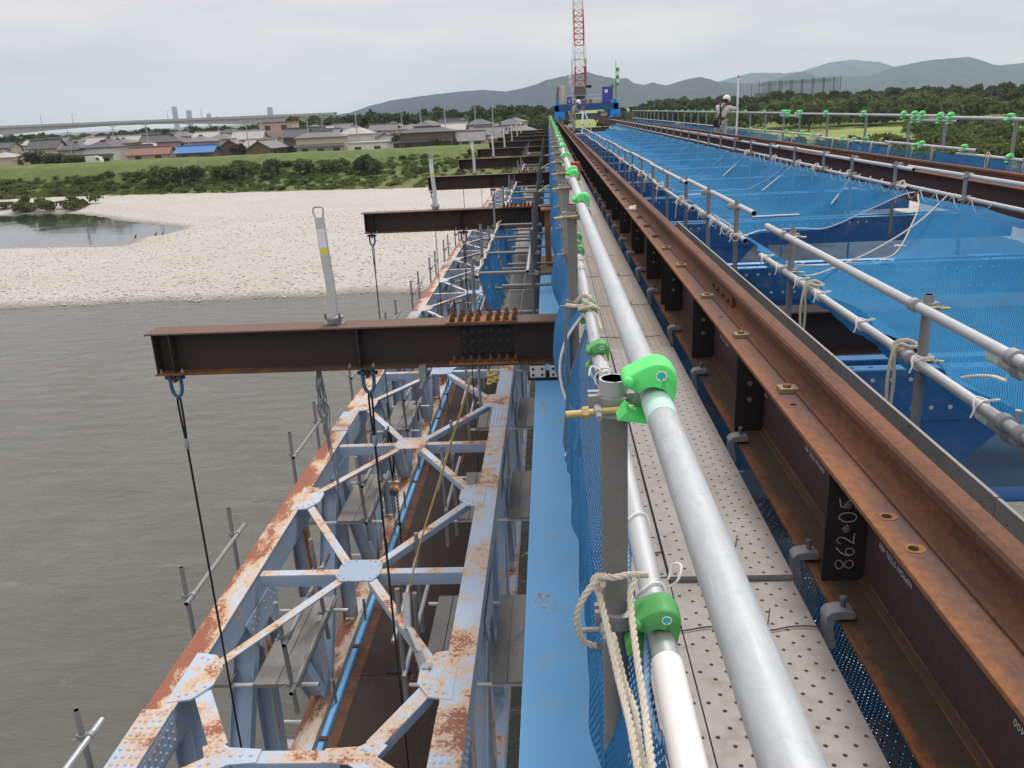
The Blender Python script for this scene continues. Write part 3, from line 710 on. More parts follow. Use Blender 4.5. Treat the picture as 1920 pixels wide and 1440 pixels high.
def village():
    rn = random.Random(3); made = []
    for ri, (y, x0, x1, st) in enumerate([(202, -128, -3, 7.9), (213, -136, -3, 8.0), (225, -144, -3, 8.2), (239, -152, -3, 8.6), (255, -162, -3, 9.2), (275, -176, -3, 9.6), (298, -190, -3, 10), (325, -205, -100, 10.5)]):
        row = []
        if ri in special:
            for (x, w, kd, rf, wl, fl, lb) in special[ri]: row.append((x, w, kd, rf, wl, fl, lb))
        x = x0
        while x < x1:
            if all(abs(x - r[0]) > (r[1] + 6.6) / 2 + .3 for r in row):
                w = 5.2 + 2.6 * rn.random()
                kd = rn.choice(['gable', 'gable', 'hip', 'hip']); rf = rn.choice(['tile_grey'] * 7 + ['tile_dark'] * 5 + ['tile_pale'] * 2)
                wl = rn.choice(['w_cream', 'w_white', 'w_brown', 'w_pink', 'w_cream']); fl = 2 if rn.random() < .35 else 1
                row.append((x, w, kd, rf, wl, fl, None))
            x += st * (.86 + .3 * rn.random())
        row.sort()
        for i, (x, w, kd, rf, wl, fl, lb) in enumerate(row):
            nm = {'tile_grey': 'grey tiled', 'tile_dark': 'dark tiled', 'tile_pale': 'pale roofed', 'tile_brown': 'brown roofed', 'tile_blue': 'blue roofed'}[rf]
            lb = lb or '%s %s house, %s from the left in the %s' % (nm, {'gable': 'gabled', 'hip': 'hipped', 'flat': 'flat'}[kd], nth(i), ROW[ri])
            hw = (4.3 if fl == 2 else 2.6) + rn.random() * .5 + ri * .12
            if ri == 0: hw -= .2
            house(lb, x, y + rn.uniform(-2, 2), w, 5.2 + 1.6 * rn.random(), hw, 1.2 + .6 * rn.random(), rf, wl, kd, rn.choice([0, 0, 0, 1.5708]) + rn.uniform(-.15, .15) if lb is None or fl == 1 and w < 10 else rn.uniform(-.1, .1), 4.6, fl)
village()
house('three-storey terracotta apartment block rising among the roofs', -74, 238, 9, 8, 8.2, 1, 'tile_brown', 'w_pink', 'flat', .05, 4.6, 3)
house('wide pale warehouse far behind the beams', -4, 420, 34, 14, 8.6, 1, 'tile_pale', 'w_white', 'flat', 0, 5, 1)
# utility poles
for i, (x, y, h) in enumerate([(-112, 199, 9.0), (-104, 222, 10), (-93, 243, 11), (-87, 207, 9.8), (-75, 226, 10), (-70, 200, 9.5), (-61, 234, 10.5), (-57, 205, 9.6), (-46, 208, 10), (-40, 238, 11), (-33, 226, 10.5), (-25, 212, 9.8), (-20, 240, 11), (-14, 222, 10), (-118, 232, 10)]):
    o = thing('utility_pole', 'concrete utility pole among the village roofs, %s from the left' % '%s', 'pole', (x, y, 4.5), 'village utility poles')
    o['label'] = i
    mb = MB(); mb.tube([(0, 0, 0), (0, 0, h)], [.16, .10], 8); B(mb, 'shaft', 'concrete', o)
    mb = MB(); mb.box(-1.0, 1.0, -.05, .05, h - .7, h - .58); mb.box(-.8, .8, -.05, .05, h - 1.5, h - 1.38); B(mb, 'crossarm', 'machine', o)
    if i % 3 == 0:
        mb = MB(); mb.lathe((.35, 0, h - 2.6), (0, 0, 1), [(.22, 0), (.24, .7), (.1, .8)], 10); B(mb, 'transformer', 'machine', o)
ps = sorted([o for o in bpy.data.objects if o.name.startswith('utility_pole')], key=lambda o: o.location.x / o.location.y)
for i, o in enumerate(ps): o['label'] = 'slender utility pole above the village roofs, %s from the left' % nth(i)
def village_trees():
    rn = random.Random(5); sp = []
    for i in range(75): y = 207 + 80 * rn.random(); sp.append((-(.05 + .58 * rn.random()) * y, y, 4.3, 1.2 + 1.2 * rn.random(), 3.0 + 2.4 * rn.random(), 3))
    mass('village_greenery', 'dark garden greenery between the village roofs', sp, 'leaf_dark', 50, .35)
village_trees()
# small white truck on the road behind the levee
tk = thing('truck', 'small white truck parked behind the levee near the dark trees', 'truck', (-103.5, 191.5, 5.6))
mb = MB(); mb.box(-1.0, 1.3, -.85, .85, .45, 2.0); B(mb, 'cargo_box', 'w_white', tk)
mb = MB(); mb.prism([(1.35, -.8, .45), (2.4, -.8, .45), (2.4, -.8, 1.0), (2.1, -.8, 1.8), (1.35, -.8, 1.8)], (0, 1.6, 0)); B(mb, 'cab', 'w_white', tk)
mb = MB(); mb.prism([(1.5, -.83, 1.05), (2.25, -.83, 1.05), (2.05, -.83, 1.65), (1.5, -.83, 1.65)], (0, .02, 0)); B(mb, 'window', 'glass', tk)
for wx in (-.5, 1.9):
    for wy in (-.8, .8):
        mb = MB(); mb.lathe((wx, wy - .1, .33), (0, 1, 0), [(.33, 0), (.33, .2)], 14); B(mb, 'wheel', 'black', tk)
# hedge trees in front of the houses
for i, (x, y, r, h) in enumerate([(-118, 193, 3.2, 4.2), (-113.5, 193, 3.0, 4.0), (-109, 193.5, 2.8, 3.8), (-24.5, 194, 2.6, 3.4)]):
    tree('garden_tree', ['dark garden tree behind the levee, leftmost of three', 'dark garden tree behind the levee, middle of three', 'dark garden tree behind the levee, rightmost of three', 'round green shrub by the levee near the beams'][i], x, y, r, h, 'leaf_dark', .3, 'garden trees behind the levee', 90, .3, 8)
# cormorants at the pool
for i, (x, y) in enumerate([(-51.5, 102), (-49.6, 103.5), (-48.6, 103.2)]):
    o = thing('bird', 'small black water bird standing by the pool, %s of three' % ['leftmost', 'middle', 'rightmost'][i], 'bird', (x, y, .0), 'birds by the pool')
    mb = MB(); mb.tube([(-.28, 0, .22), (-.15, 0, .3), (.02, 0, .42), (.12, 0, .56), (.15, 0, .74), (.2, 0, .84), (.26, 0, .86), (.36, 0, .85)], [.02, .07, .13, .12, .05, .045, .045, .01], 8); B(mb, 'body', 'black', o); o.scale = (.7, .7, .7)
    mb = MB(); mb.tube([(.03, .05, .32), (.05, .06, 0)], .02, 6); mb.tube([(.03, -.05, .32), (.05, -.06, 0)], .02, 6); B(mb, 'leg', 'black', o)
# air between here and the hills
t = NT('haze_air'); t.t.nodes.remove(t.b)
pv = t.n('ShaderNodeVolumePrincipled'); pv.inputs['Color'].default_value = (.68, .835, 1, 1); pv.inputs['Density'].default_value = 9.5e-5; pv.inputs['Anisotropy'].default_value = .1
t.link(pv.outputs[0], t.out.inputs['Volume']); M['haze'] = t.m
mb = MB(); mb.box(-9000, 9000, -3500, 10000, -4, 520); struct(B(mb, 'haze', 'haze', None, False), 'thin grey haze over the river plain', 'stuff')

# ================================================================== helpers for pipes, ropes, clamps
def spline(pts, n=8):
    pts = [Vector(p) for p in pts]; P = [pts[0] * 2 - pts[1]] + pts + [pts[-1] * 2 - pts[-2]]; out = []
    for i in range(1, len(P) - 2):
        for k in range(n):
            t = k / n; a, b, c, d = P[i - 1], P[i], P[i + 1], P[i + 2]
            out.append(.5 * ((2 * b) + (c - a) * t + (2 * a - 5 * b + 4 * c - d) * t * t + (3 * b - a - 3 * c + d) * t ** 3))
    return out + [pts[-1]]
def resample(pts, step):
    out = [pts[0]]; acc = 0
    for a, b in zip(pts, pts[1:]):
        L = (b - a).length; s = step - acc
        while s < L: out.append(a.lerp(b, s / L)); s += step
        acc = L - (s - step)
    return out + [pts[-1]]
def cord(mb, pts, r, n=6, seg=8): return mb.tube(spline(pts, seg), r, n)
def rope(mb, pts, r, pitch=None, seg=10, n=6):
    """three strands laid round each other"""
    P = resample(spline(pts, seg), r * .9); pitch = pitch or r * 7; prev = None; fr = []
    for i, p in enumerate(P):
        d = (P[min(i + 1, len(P) - 1)] - P[max(i - 1, 0)]).normalized()
        a = d.cross(Vector((0, 0, 1)) if abs(d.z) < .95 else Vector((1, 0, 0))).normalized() if prev is None else (prev - d * prev.dot(d)).normalized()
        prev = a; fr.append((p, a, d.cross(a)))
    for s in range(3):
        q = []
        for i, (p, a, b) in enumerate(fr):
            w = 2 * math.pi * (i * r * .9 / pitch + s / 3); q.append(p + (a * math.cos(w) + b * math.sin(w)) * r * .5)
        mb.tube(q, r * .54, n)
    return mb
PR = .0243
def pipe(name, p, q, parent, mat='pipe', r=PR, n=16): return B(MB().hollow(p, q, r, n), name, mat, parent)
def clamp_ring(mb, c, axis, r, w=.035, th=.007):
    c = Vector(c); d = Vector(axis).normalized()
    mb.lathe(c - d * w / 2, d, [(r, 0), (r + th, .003), (r + th, w - .003), (r, w)], 14); return mb
def coupler_mesh(detail=True):
    """swivel coupler: ring round a vertical post, ring round a pipe along y to its right, eye bolt"""
    mb = MB(); clamp_ring(mb, (0, 0, 0), (0, 0, 1), PR + .001); clamp_ring(mb, (.062, 0, .006), (0, 1, 0), PR + .001, .045)
    mb.box(.02, .045, -.02, .02, -.022, .022); mb.box(-.045, -.02, -.018, -.006, -.018, .018); mb.box(-.045, -.02, .006, .018, -.018, .018)
    if detail: mb.lathe((-.03, -.03, 0), (0, -1, 0), [(.008, 0), (.008, .03), (.005, .031), (.005, .05)], 8); mb.lathe((-.015, -.036, -.004), (-1, 0, -.06), [(.0055, 0), (.0055, .06)], 8)
    return mk(mb, 'coupler', 'clamp')
COUP = coupler_mesh()
zb = MB(); zb.lathe((.03, -.036, .001), (-1, 0, -.08), [(.0065, 0), (.0065, .1), (.0068, .1), (.0068, .115)], 10); zb.hexbolt((-.045, -.036, -.005), (-1, 0, -.08), .0115, .012); ZBOLT = mk(zb, 'bolt', 'zinc')

# green plastic cover of a coupler: rounded hood over the pipe with a blunt beak towards the post
def cover_mesh(mat):
    prof = [(-.050, .042), (-.045, .050), (-.033, .056), (-.020, .063), (-.006, .069), (.009, .072), (.024, .068), (.034, .059), (.040, .046), (.040, .030), (.036, .012), (.031, -.010),
            (.0265, .004), (.0225, .017), (.012, .028), (-.004, .0320), (-.017, .0275), (-.026, .022), (-.039, .026), (-.048, .033)]
    P = spline([(a, 0, b) for a, b in prof] + [(prof[0][0], 0, prof[0][1])], 3)[:-1]; prof = [(p.x, p.z) for p in P]
    mb = MB(); n = len(prof); sl = [(-.038, .86), (-.035, .93), (-.028, .975), (-.014, 1.0), (.008, 1.0), (.020, .96), (.026, .88), (.030, .75)]
    for (y, k) in sl:
        for (x, z) in prof:
            r = math.hypot(x, z); kk = 1 if r < .0345 else k; cx_, cz_ = -.004, .040
            if z < .028 and x > .015: mb.v.append((x, y * .8, z))
            else: mb.v.append((x if kk == 1 else cx_ + (x - cx_) * kk, y, z if kk == 1 else cz_ + (z - cz_) * kk))
    for i in range(len(sl) - 1):
        for j in range(n):
            j2 = (j + 1) % n; mb.f.append((i * n + j2, i * n + j, (i + 1) * n + j, (i + 1) * n + j2)); mb.mi.append(0)
    mb.f.append(tuple(range(n))); mb.f.append(tuple((len(sl) - 1) * n + j for j in range(n))[::-1]); mb.mi += [0, 0]
    mb.lathe((-.039, -.030, .041), (-.2, -1, .1), [(.0095, -.006), (.0092, .010), (.008, .014), (.005, .017), (.001, .018)], 14)      # the beak's round nub
    mb.prism([(x, -.034, z) for x, z in ((-.058, -.026), (-.050, -.019), (-.042, -.010), (-.034, -.018), (-.018, -.025), (.012, -.030), (.012, -.036), (-.02, -.032))][::-1], (0, .07, 0))  # flap closing it below
    me = mk(mb, 'clamp_cover', mat); me.set_sharp_from_angle(angle=math.radians(75)); return me
COVER, COVER_OLD = cover_mesh('green'), cover_mesh('green_old')
lb = MB(); lb.lathe((.0125, -.0381, .0500), (0, -1, 0), [(.0090, 0), (.0090, .0010)], 24); LABEL = mk(lb, 'sticker', 'white', False)
lb = MB(); c0 = Vector((.0125, -.0398, .0500))
ang = [math.radians(-90 + 52 + k * (256 / 16)) for k in range(17)]; poly = [c0 + Vector((.0072 * math.cos(a), 0, .0072 * math.sin(a))) for a in ang]
poly += [c0 + Vector((-.0016, 0, -.0030)), c0 + Vector((-.0024, 0, -.0072)), c0 + Vector((.0024, 0, -.0072)), c0 + Vector((.0016, 0, -.0030))]
lb.prism(poly[::-1], (0, .0006, 0)); LOGO = mk(lb, 'tree_mark', 'teal', False)
def cover(label, x, y, h, old=False, rot=0, stick=True, group='green clamp covers', scale=1.0):
    o = put('clamp_cover', COVER_OLD if old else COVER); tag(o, label, 'clamp cover', group); o.location = (x, y, Z(h)); o.rotation_euler = (0, rot if abs(y - 1.35) < .1 else random.uniform(-.3, .3), 0)
    if rot > 2 or scale != 1: o.scale = (scale,) * 3
    if stick:
        s = put('sticker', LABEL, o); put('tree_mark', LOGO, s)
    return o

# ================================================================== near walkway: perforated boards
BL = {}
def board_mesh(w, L, holes, mat, px=.033, py=.031, r=.0048, dp=.038):
    key = (w, round(L, 2), holes, mat, dp)
    if key in BL: return BL[key]
    mb = MB(); nx, ny = int(w / px), int(L / py); cx, cy = w / nx, L / ny
    if holes:
        for j in range(ny):
            for i in range(nx):
                x0, y0 = i * cx, j * cy; hole = (i + j) % 2 == 0 and 0 < i < nx - 1 or (i in (0, nx - 1) and j % 4 == 0)
                if not hole: mb.add([(x0, y0, 0), (x0 + cx, y0, 0), (x0 + cx, y0 + cy, 0), (x0, y0 + cy, 0)], [(0, 1, 2, 3)]); continue
                o = [(x0, y0), (x0 + cx / 2, y0), (x0 + cx, y0), (x0 + cx, y0 + cy / 2), (x0 + cx, y0 + cy), (x0 + cx / 2, y0 + cy), (x0, y0 + cy), (x0, y0 + cy / 2)]
                mx_, my_ = x0 + cx / 2, y0 + cy / 2; q = [(mx_ + r * math.cos(math.radians(225 + 45 * k)), my_ + r * math.sin(math.radians(225 + 45 * k))) for k in range(8)]
                r0 = [(mx_ + (a - mx_) * 1.55, my_ + (b - my_) * 1.55, 0) for a, b in q]; rr = [(mx_ + (a - mx_) * 1.2, my_ + (b - my_) * 1.2, .0007) for a, b in q]
                vs = [(*a, 0) for a in o] + r0 + rr + [(*a, -.006) for a in q]
                mb.add(vs, [(k, (k + 1) % 8, 8 + (k + 1) % 8, 8 + k) for k in range(8)] + [(b_ + k, b_ + (k + 1) % 8, b_ + 8 + (k + 1) % 8, b_ + 8 + k) for b_ in (8, 16) for k in range(8)])
    else: mb.add([(0, 0, 0), (w, 0, 0), (w, L, 0), (0, L, 0)], [(0, 1, 2, 3)])
    mb.add([(0, 0, 0), (w, 0, 0), (w, L, 0), (0, L, 0), (0, 0, -dp), (w, 0, -dp), (w, L, -dp), (0, L, -dp)], [(0, 4, 5, 1), (1, 5, 6, 2), (2, 6, 7, 3), (3, 7, 4, 0), (4, 7, 6, 5)], 1)
    BL[key] = mk(mb, 'scaffold_board', [mat, 'board_dull'], False); return BL[key]
jr = [-1.2, 2.40, 5.12, 8.75, 12.4, 16.0, 19.7, 23.3, 27, 30.6, 34.3, 38, 41.6, 45.3, 49, 52.6, 56.3, 60, 63.6]
jl = [-1.2, 2.43, 5.60, 9.2, 12.9, 16.5, 20.1, 23.8, 27.4, 31, 34.7, 38.4, 42, 45.7, 49.4, 53, 56.7, 60.4, 64]
for row, (js, x, w) in enumerate(((jr, .352, .392), (jl, .108, .24))):
    for i in range(len(js) - 1):
        L = js[i + 1] - js[i] - .006; near = i < 3
        mat = 'board' if i < 2 else ('board_brown' if (i == 2 and row == 0) else 'board' if i % 3 else 'board_brown')
        o = put('scaffold_board', board_mesh(w, L, near, mat)); o.location = (x, js[i], Z(1.48) + (.02 if (row == 0 and i == 1) else .002 * (i % 2)))
        tag(o, '%s perforated walkway board beside the %s, %s from the camera' % ('wide' if row == 0 else 'narrow', 'brown girder' if row == 0 else 'near handrail', nth(i)), 'scaffold board', 'perforated walkway boards')
# wires that tie the boards
for i, (y, x0, x1) in enumerate([(2.13, .1, .76), (2.58, .1, .76), (4.55, .12, .55), (5.45, .12, .72), (6.4, .12, .76), (7.6, .12, .76)]):
    mb = MB(); pts = [(x0 - .01, y, Z(1.52)), (x0, y, Z(1.476))] + [(x0 + (x1 - x0) * k / 8, y + .012 * math.sin(k * 1.9 + i), Z(1.474)) for k in range(1, 8)] + [(x1 - .012, y, Z(1.475)), (x1, y, Z(1.52))]
    cord(mb, pts, .0022); mx_ = x0 + (x1 - x0) * .72
    cord(mb, [(mx_, y, Z(1.472)), (mx_ + .02, y + .02, Z(1.462)), (mx_ - .01, y + .03, Z(1.465)), (mx_ + .015, y - .01, Z(1.468)), (mx_ + .04, y + .05, Z(1.44))], .002)
    tag(B(mb, 'tie_wire', 'tiewire'), 'rusty twisted tie wire across the walkway boards, %s from the camera' % nth(i), 'tie wire', 'tie wires on the walkway')
# net and mesh under the gap between boards and girder
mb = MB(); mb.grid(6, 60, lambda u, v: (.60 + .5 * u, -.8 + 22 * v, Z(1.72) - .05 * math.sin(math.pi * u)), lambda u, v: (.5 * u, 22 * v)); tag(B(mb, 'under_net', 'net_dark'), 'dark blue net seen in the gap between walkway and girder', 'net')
ex = thing('expanded_mesh_panel', 'grey expanded metal strips in the gap beside the girder', 'mesh panel')
for y0 in (1.55, 2.9, 4.2):
    mb = MB(); mb.grid(2, 8, lambda u, v: (.70 + .2 * u, y0 + .34 * v, Z(1.60)), lambda u, v: (.2 * u, .34 * v)); B(mb, 'mesh_strip', 'mesh_grey', ex)

# ================================================================== near guardrail
gr = thing('guardrail', 'galvanised pipe guardrail with green covers along the near walkway', 'guardrail', (0, 0, 0))
NP = [1.385, 4.1, 5.65, 6.95, 8.5, 10.2] + [12 + 1.8 * k for k in range(30)]
for i, y in enumerate(NP):
    top = .452 if i == 0 else .44; x = .10 if i < 6 else .11
    pipe('post', (x, y, Z(1.75)), (x, y, Z(top)), gr, 'pipe_near' if i < 2 else 'pipe_old', PR, 20 if i < 3 else 10)
    c = put('coupler', COUP, gr, (x, y, Z(.492))); put('bolt', ZBOLT, c)
    if i < 14: put('coupler', COUP, gr, (x + .006, y, Z(.925)))
# the part of the first post above its clamp is a bright sleeve
B(MB().hollow((.10, 1.385, Z(.515)), (.10, 1.385, Z(.448)), PR + .0012, 24, .004, .06), 'post_sleeve', 'pipe', gr)
segs = [(-.6, 1.42, .1655, .470, 'pipe_new'), (1.20, 4.4, .150, .466, 'pipe_new'), (4.2, 6.2, .158, .470, 'pipe')] + [(6.0 + 4 * k, 10.1 + 4 * k, .160 + .012 * (k % 2), .470, 'pipe') for k in range(15)]
for i, (y0, y1, x, h, mt) in enumerate(segs):
    if i == 0: y0, y1 = -.6, 1.316
    if i == 1: y0 = 1.318
    pipe('top_rail', (.1655 if i == 1 else x, y0, Z(h)), (x, y1, Z(h)), gr, mt, PR, 32 if i < 2 else 14)
B(MB().tube([(.1655, 1.225, Z(.470)), (.1655, 1.3155, Z(.470))], PR + .0006, 32), 'painted_end', 'mint', gr)
for i, (y0, y1, x, h) in enumerate([(-.4, 3.0, .178, .925), (2.9, 4.5, .166, .922), (4.3, 7.2, .17, .925)] + [(7 + 4 * k, 11.1 + 4 * k, .17 + .01 * (k % 2), .925) for k in range(14)]):
    pipe('mid_rail', (x, y0, Z(h)), (x, y1, Z(h)), gr, 'pipe', PR, 24 if i < 2 else 10)
B(MB().hollow((.178, -.4, Z(.925)), (.178, 1.235, Z(.925)), PR + .0035, 28), 'plastic_sleeve', 'white_plastic', gr)
cy = [1.333, 4.25, 5.95, 6.3, 8.4, 10.4] + [12.15 + 1.8 * k for k in range(29)]
for i, y in enumerate(cy):
    cover('bright green clamp cover on the near handrail, %s from the camera' % nth(i), .158 if i < 3 else .168, y, .470 if i else .468, False, 0, i < 5, 'green clamp covers on the near handrail')
my = [1.33, 3.12, 3.85, 5.5, 5.75, 6.1, 7.5]
for i, y in enumerate(my):
    cover('faded green clamp cover on the lower near rail, %s from the camera' % nth(i), .172, y, .925, True, 0, i < 4, 'faded green covers on the lower near rail')
# red box hung on the rail far down the walkway
mb = MB(); mb.box(-.05, .05, -.04, .04, -.1, .07); o = B(mb, 'warning_lamp', 'red', None, False, (.235, 8.1, Z(.55)), .008); tag(o, 'small red box fixed beside the near handrail', 'warning lamp')

# safety net of the near guardrail
def netA(u, v):
    y = .55 + 3.2 * u; top = (.150, Z(.955)); d = v ** 1.1
    x = .150 - .078 * min(1, v * 2.2) + .010 * math.sin(y * 11 + v * 3) * v + .006 * math.sin(y * 27) * v - .03 * v * sstep(2.4, 3.6, np.float64(y)) + .05 * v * (1 - sstep(.6, 1.9, np.float64(y)))
    hb = 1.56 + .03 * math.sin(y * 5.3) - .06 * float(sstep(1.2, .5, np.float64(y)) if False else 0)
    return (x, y, Z(.955) + (Z(hb) - Z(.955)) * v)
nt = thing('safety_net', 'blue safety net hanging from the near guardrail next to the camera', 'safety net', (0, 0, 0))
mb = MB(); mb.grid(110, 22, netA, lambda u, v: (3.2 * u, .62 * v)); B(mb, 'netting', 'net', nt)
mb = MB(); cord(mb, [netA(1, v / 8) for v in range(9)], .008); B(mb, 'border_rope', 'cord_dark', nt)
mb = MB(); rope(mb, [netA(u / 26, 0.0) + np.array([0, 0, 0]) if False else Vector(netA(u / 26, 0)) + Vector((.012 * math.sin(u * 2.1), 0, .01 * math.cos(u * 2.1))) for u in range(27)], .007); B(mb, 'lacing', 'net_lace', nt)
def netB(u, v):
    y = 3.85 + 58 * u; w = .5 + .5 * math.sin(y * 2.1)
    return (.135 - (.10 + .03 * math.sin(y * 3.3)) * math.sin(math.pi * min(v * 1.3, 1)) ** .8 - .04 * v + .012 * math.sin(y * 13 + v * 4) * v, y, Z(.93) + (-.62 - .06 * w) * v)
nt2 = thing('safety_net', 'blue safety net strung along the guardrail beyond the first bay', 'safety net', (0, 0, 0))
mb = MB(); mb.grid(520, 12, netB, lambda u, v: (58 * u, .68 * v)); B(mb, 'netting', 'net', nt2)
mb = MB(); cord(mb, [Vector(netB(0, v / 8)) for v in range(9)], .007); B(mb, 'border_rope', 'cord', nt2)

# ================================================================== ropes and cords on the near guardrail
mb = MB()
rope(mb, [(0.156, 1.360, 12.177), (0.119, 1.300, 12.214), (0.089, 1.280, 12.222), (0.065, 1.320, 12.201), (0.057, 1.360, 12.163), (0.064, 1.330, 12.168), (0.073, 1.300, 12.197)], .0064)
rope(mb, [(0.066, 1.310, 12.202), (0.041, 1.300, 12.176), (0.026, 1.300, 12.137), (0.027, 1.310, 12.097), (0.038, 1.320, 12.063), (0.060, 1.330, 12.046)], .0064)
rope(mb, [(0.062, 1.330, 12.177), (0.069, 1.300, 12.159), (0.078, 1.240, 12.134), (0.088, 1.160, 12.107), (0.097, 1.050, 12.105), (0.101, 0.950, 12.099), (0.108, 0.850, 12.072)], .0064)
rope(mb, [(0.128, 1.300, 12.207), (0.119, 1.280, 12.192), (0.118, 1.250, 12.169), (0.118, 1.160, 12.148), (0.121, 1.060, 12.116), (0.118, 0.950, 12.117), (0.122, 0.850, 12.072)], .0062)
rope(mb, [(0.088, 1.280, 12.106), (0.100, 1.180, 12.081), (0.111, 1.120, 12.076), (0.111, 1.040, 12.074), (0.113, 0.950, 12.080)], .006)
tag(B(mb, 'rope', 'rope'), 'thick cream three-strand rope knotted round the nearest post', 'rope')
mb = MB(); cord(mb, [(0.056, 1.330, 12.047), (0.069, 1.335, 12.038)], .0075, 10); tag(B(mb, 'rope_end', 'cord_dark'), 'taped grey tip of the thick rope loop', 'rope end')
mb = MB()
for k, y in enumerate((1.45, 1.75)):
    cord(mb, [(.178 + .029 * math.cos(a), y + .01 * math.sin(a * 2), Z(.925) + .029 * math.sin(a)) for a in [j * .8 for j in range(9)]], .0025)
cord(mb, [(.205, 1.46, Z(.915)), (.225, 1.44, Z(.885)), (.235, 1.46, Z(.865)), (.222, 1.48, Z(.872)), (.212, 1.47, Z(.9))], .0025)
tag(B(mb, 'cord_tie', 'cord'), 'thin white cord looped round the lower near rail', 'cord tie')
mb = MB(); rope(mb, [(0.058, 3.700, 12.157), (0.110, 3.600, 12.173), (0.138, 3.550, 12.188), (0.159, 3.500, 12.226), (0.132, 3.550, 12.235), (0.098, 3.600, 12.192)], .009)
rope(mb, [(0.106, 3.500, 12.182), (0.161, 3.450, 12.205), (0.188, 3.450, 12.195), (0.141, 3.500, 12.213), (0.125, 3.550, 12.217)], .008)
cord(mb, [(0.147, 3.500, 12.180), (0.176, 3.400, 12.180), (0.186, 3.350, 12.155), (0.191, 3.300, 12.143)], .004)
tag(B(mb, 'rope', 'rope'), 'cream rope tying the net corner to the lower near rail', 'rope')
mb = MB(); rope(mb, [(0.063, 3.720, 12.147), (0.052, 3.720, 12.032), (0.051, 3.700, 11.885), (0.052, 3.720, 11.722), (0.038, 3.720, 11.561), (0.031, 3.720, 11.479), (0.045, 3.700, 11.432)], .008)
tag(B(mb, 'rope', 'cord_dark'), 'grey border rope hanging down the net edge above the blue girder', 'rope')
mb = MB(); cord(mb, [(0.033, 3.600, 11.461), (0.049, 3.600, 11.493), (0.068, 3.600, 11.468), (0.092, 3.600, 11.430)], .006); cord(mb, [(0.068, 3.600, 11.468), (0.074, 3.600, 11.511), (0.087, 3.600, 11.558)], .005)
tag(B(mb, 'rope', 'cord'), 'frayed white rope ends tied at the lower net corner', 'rope')
for i, (y, s) in enumerate([(2.85, 1), (4.9, 1), (5.2, 1.4), (7.2, 1), (9.4, 1.2)]):
    mb = MB(); c = Vector((.168, y, Z(.924)))
    cord(mb, [c + Vector((.029 * math.cos(a), .006 * math.sin(3 * a), .029 * math.sin(a))) for a in [j * .75 for j in range(10)]], .0035 * s)
    cord(mb, [c + Vector(v) for v in ((-.02, -.01, .028), (.01, -.03, .05), (.035, -.015, .035), (0, 0, .032), (-.04, .01, .045), (-.05, -.02, .02))], .0033 * s)
    tag(B(mb, 'cord_tie', 'cord'), 'white cord bow on the lower near rail, %s from the camera' % nth(i), 'cord tie', 'white cord bows on the lower near rail')
for i, y in enumerate((14.6, 20.5)):
    mb = MB(); cord(mb, [(.06, y, Z(1.22)), (-.04, y, Z(1.24)), (-.14, y + .05, Z(1.30)), (-.2, y, Z(1.33))], .014); tag(B(mb, 'marker_tape', 'tape'), 'pale yellow tape hanging off the near net, %s from the camera' % nth(i), 'tape', 'yellow tapes on the near net')

M['bolt_grey'] = m_plain('dull_bolt_head', (.22, .18, .15), .6, .2, .3, 30)

# ================================================================== crane girders with their rails
HT, HB = 1.06, 1.48
STY = [2.37, 3.67, 4.88, 6.12, 6.34, 7.33, 8.72, 10.2, 11.5] + [12.75 + 1.25 * k for k in range(62)]
def strokes(mb, lines, org, ax, ay, w, nrm):
    """hand-drawn lines as thin ribbons on a plane"""
    org, ax, ay, nrm = map(Vector, (org, ax, ay, nrm))
    for ln in lines:
        P = spline([org + ax * a + ay * b for a, b in ln], 5)
        for i in range(len(P) - 1):
            d = (P[i + 1] - P[i]); 
            if d.length < 1e-6: continue
            s = d.normalized().cross(nrm) * w / 2; e = d.normalized() * w * .25
            mb.add([P[i] - s - e, P[i] + s - e, P[i + 1] + s + e, P[i + 1] - s + e], [(0, 1, 2, 3)])
def rail_prof(xc, zb):
    p = [(-.061, 0), (.061, 0), (.061, .008), (.03, .018), (.009, .028), (.0075, .05), (.008, .082), (.014, .09), (.033, .096), (.034, .118), (.028, .128), (.012, .132),
         (-.012, .132), (-.028, .128), (-.034, .118), (-.033, .096), (-.014, .09), (-.008, .082), (-.0075, .05), (-.009, .028), (-.03, .018), (-.061, .008)]
    return [(xc + a, zb + b) for a, b in p]
BOLT2 = MB(); BOLT2.hexbolt((0, 0, 0), (0, -1, 0), .013, .006); STB = mk(BOLT2, 'bolt', 'bolt_grey')
CL = MB(); CL.box(-.022, .022, -.045, .045, 0, .014); CLIP = None
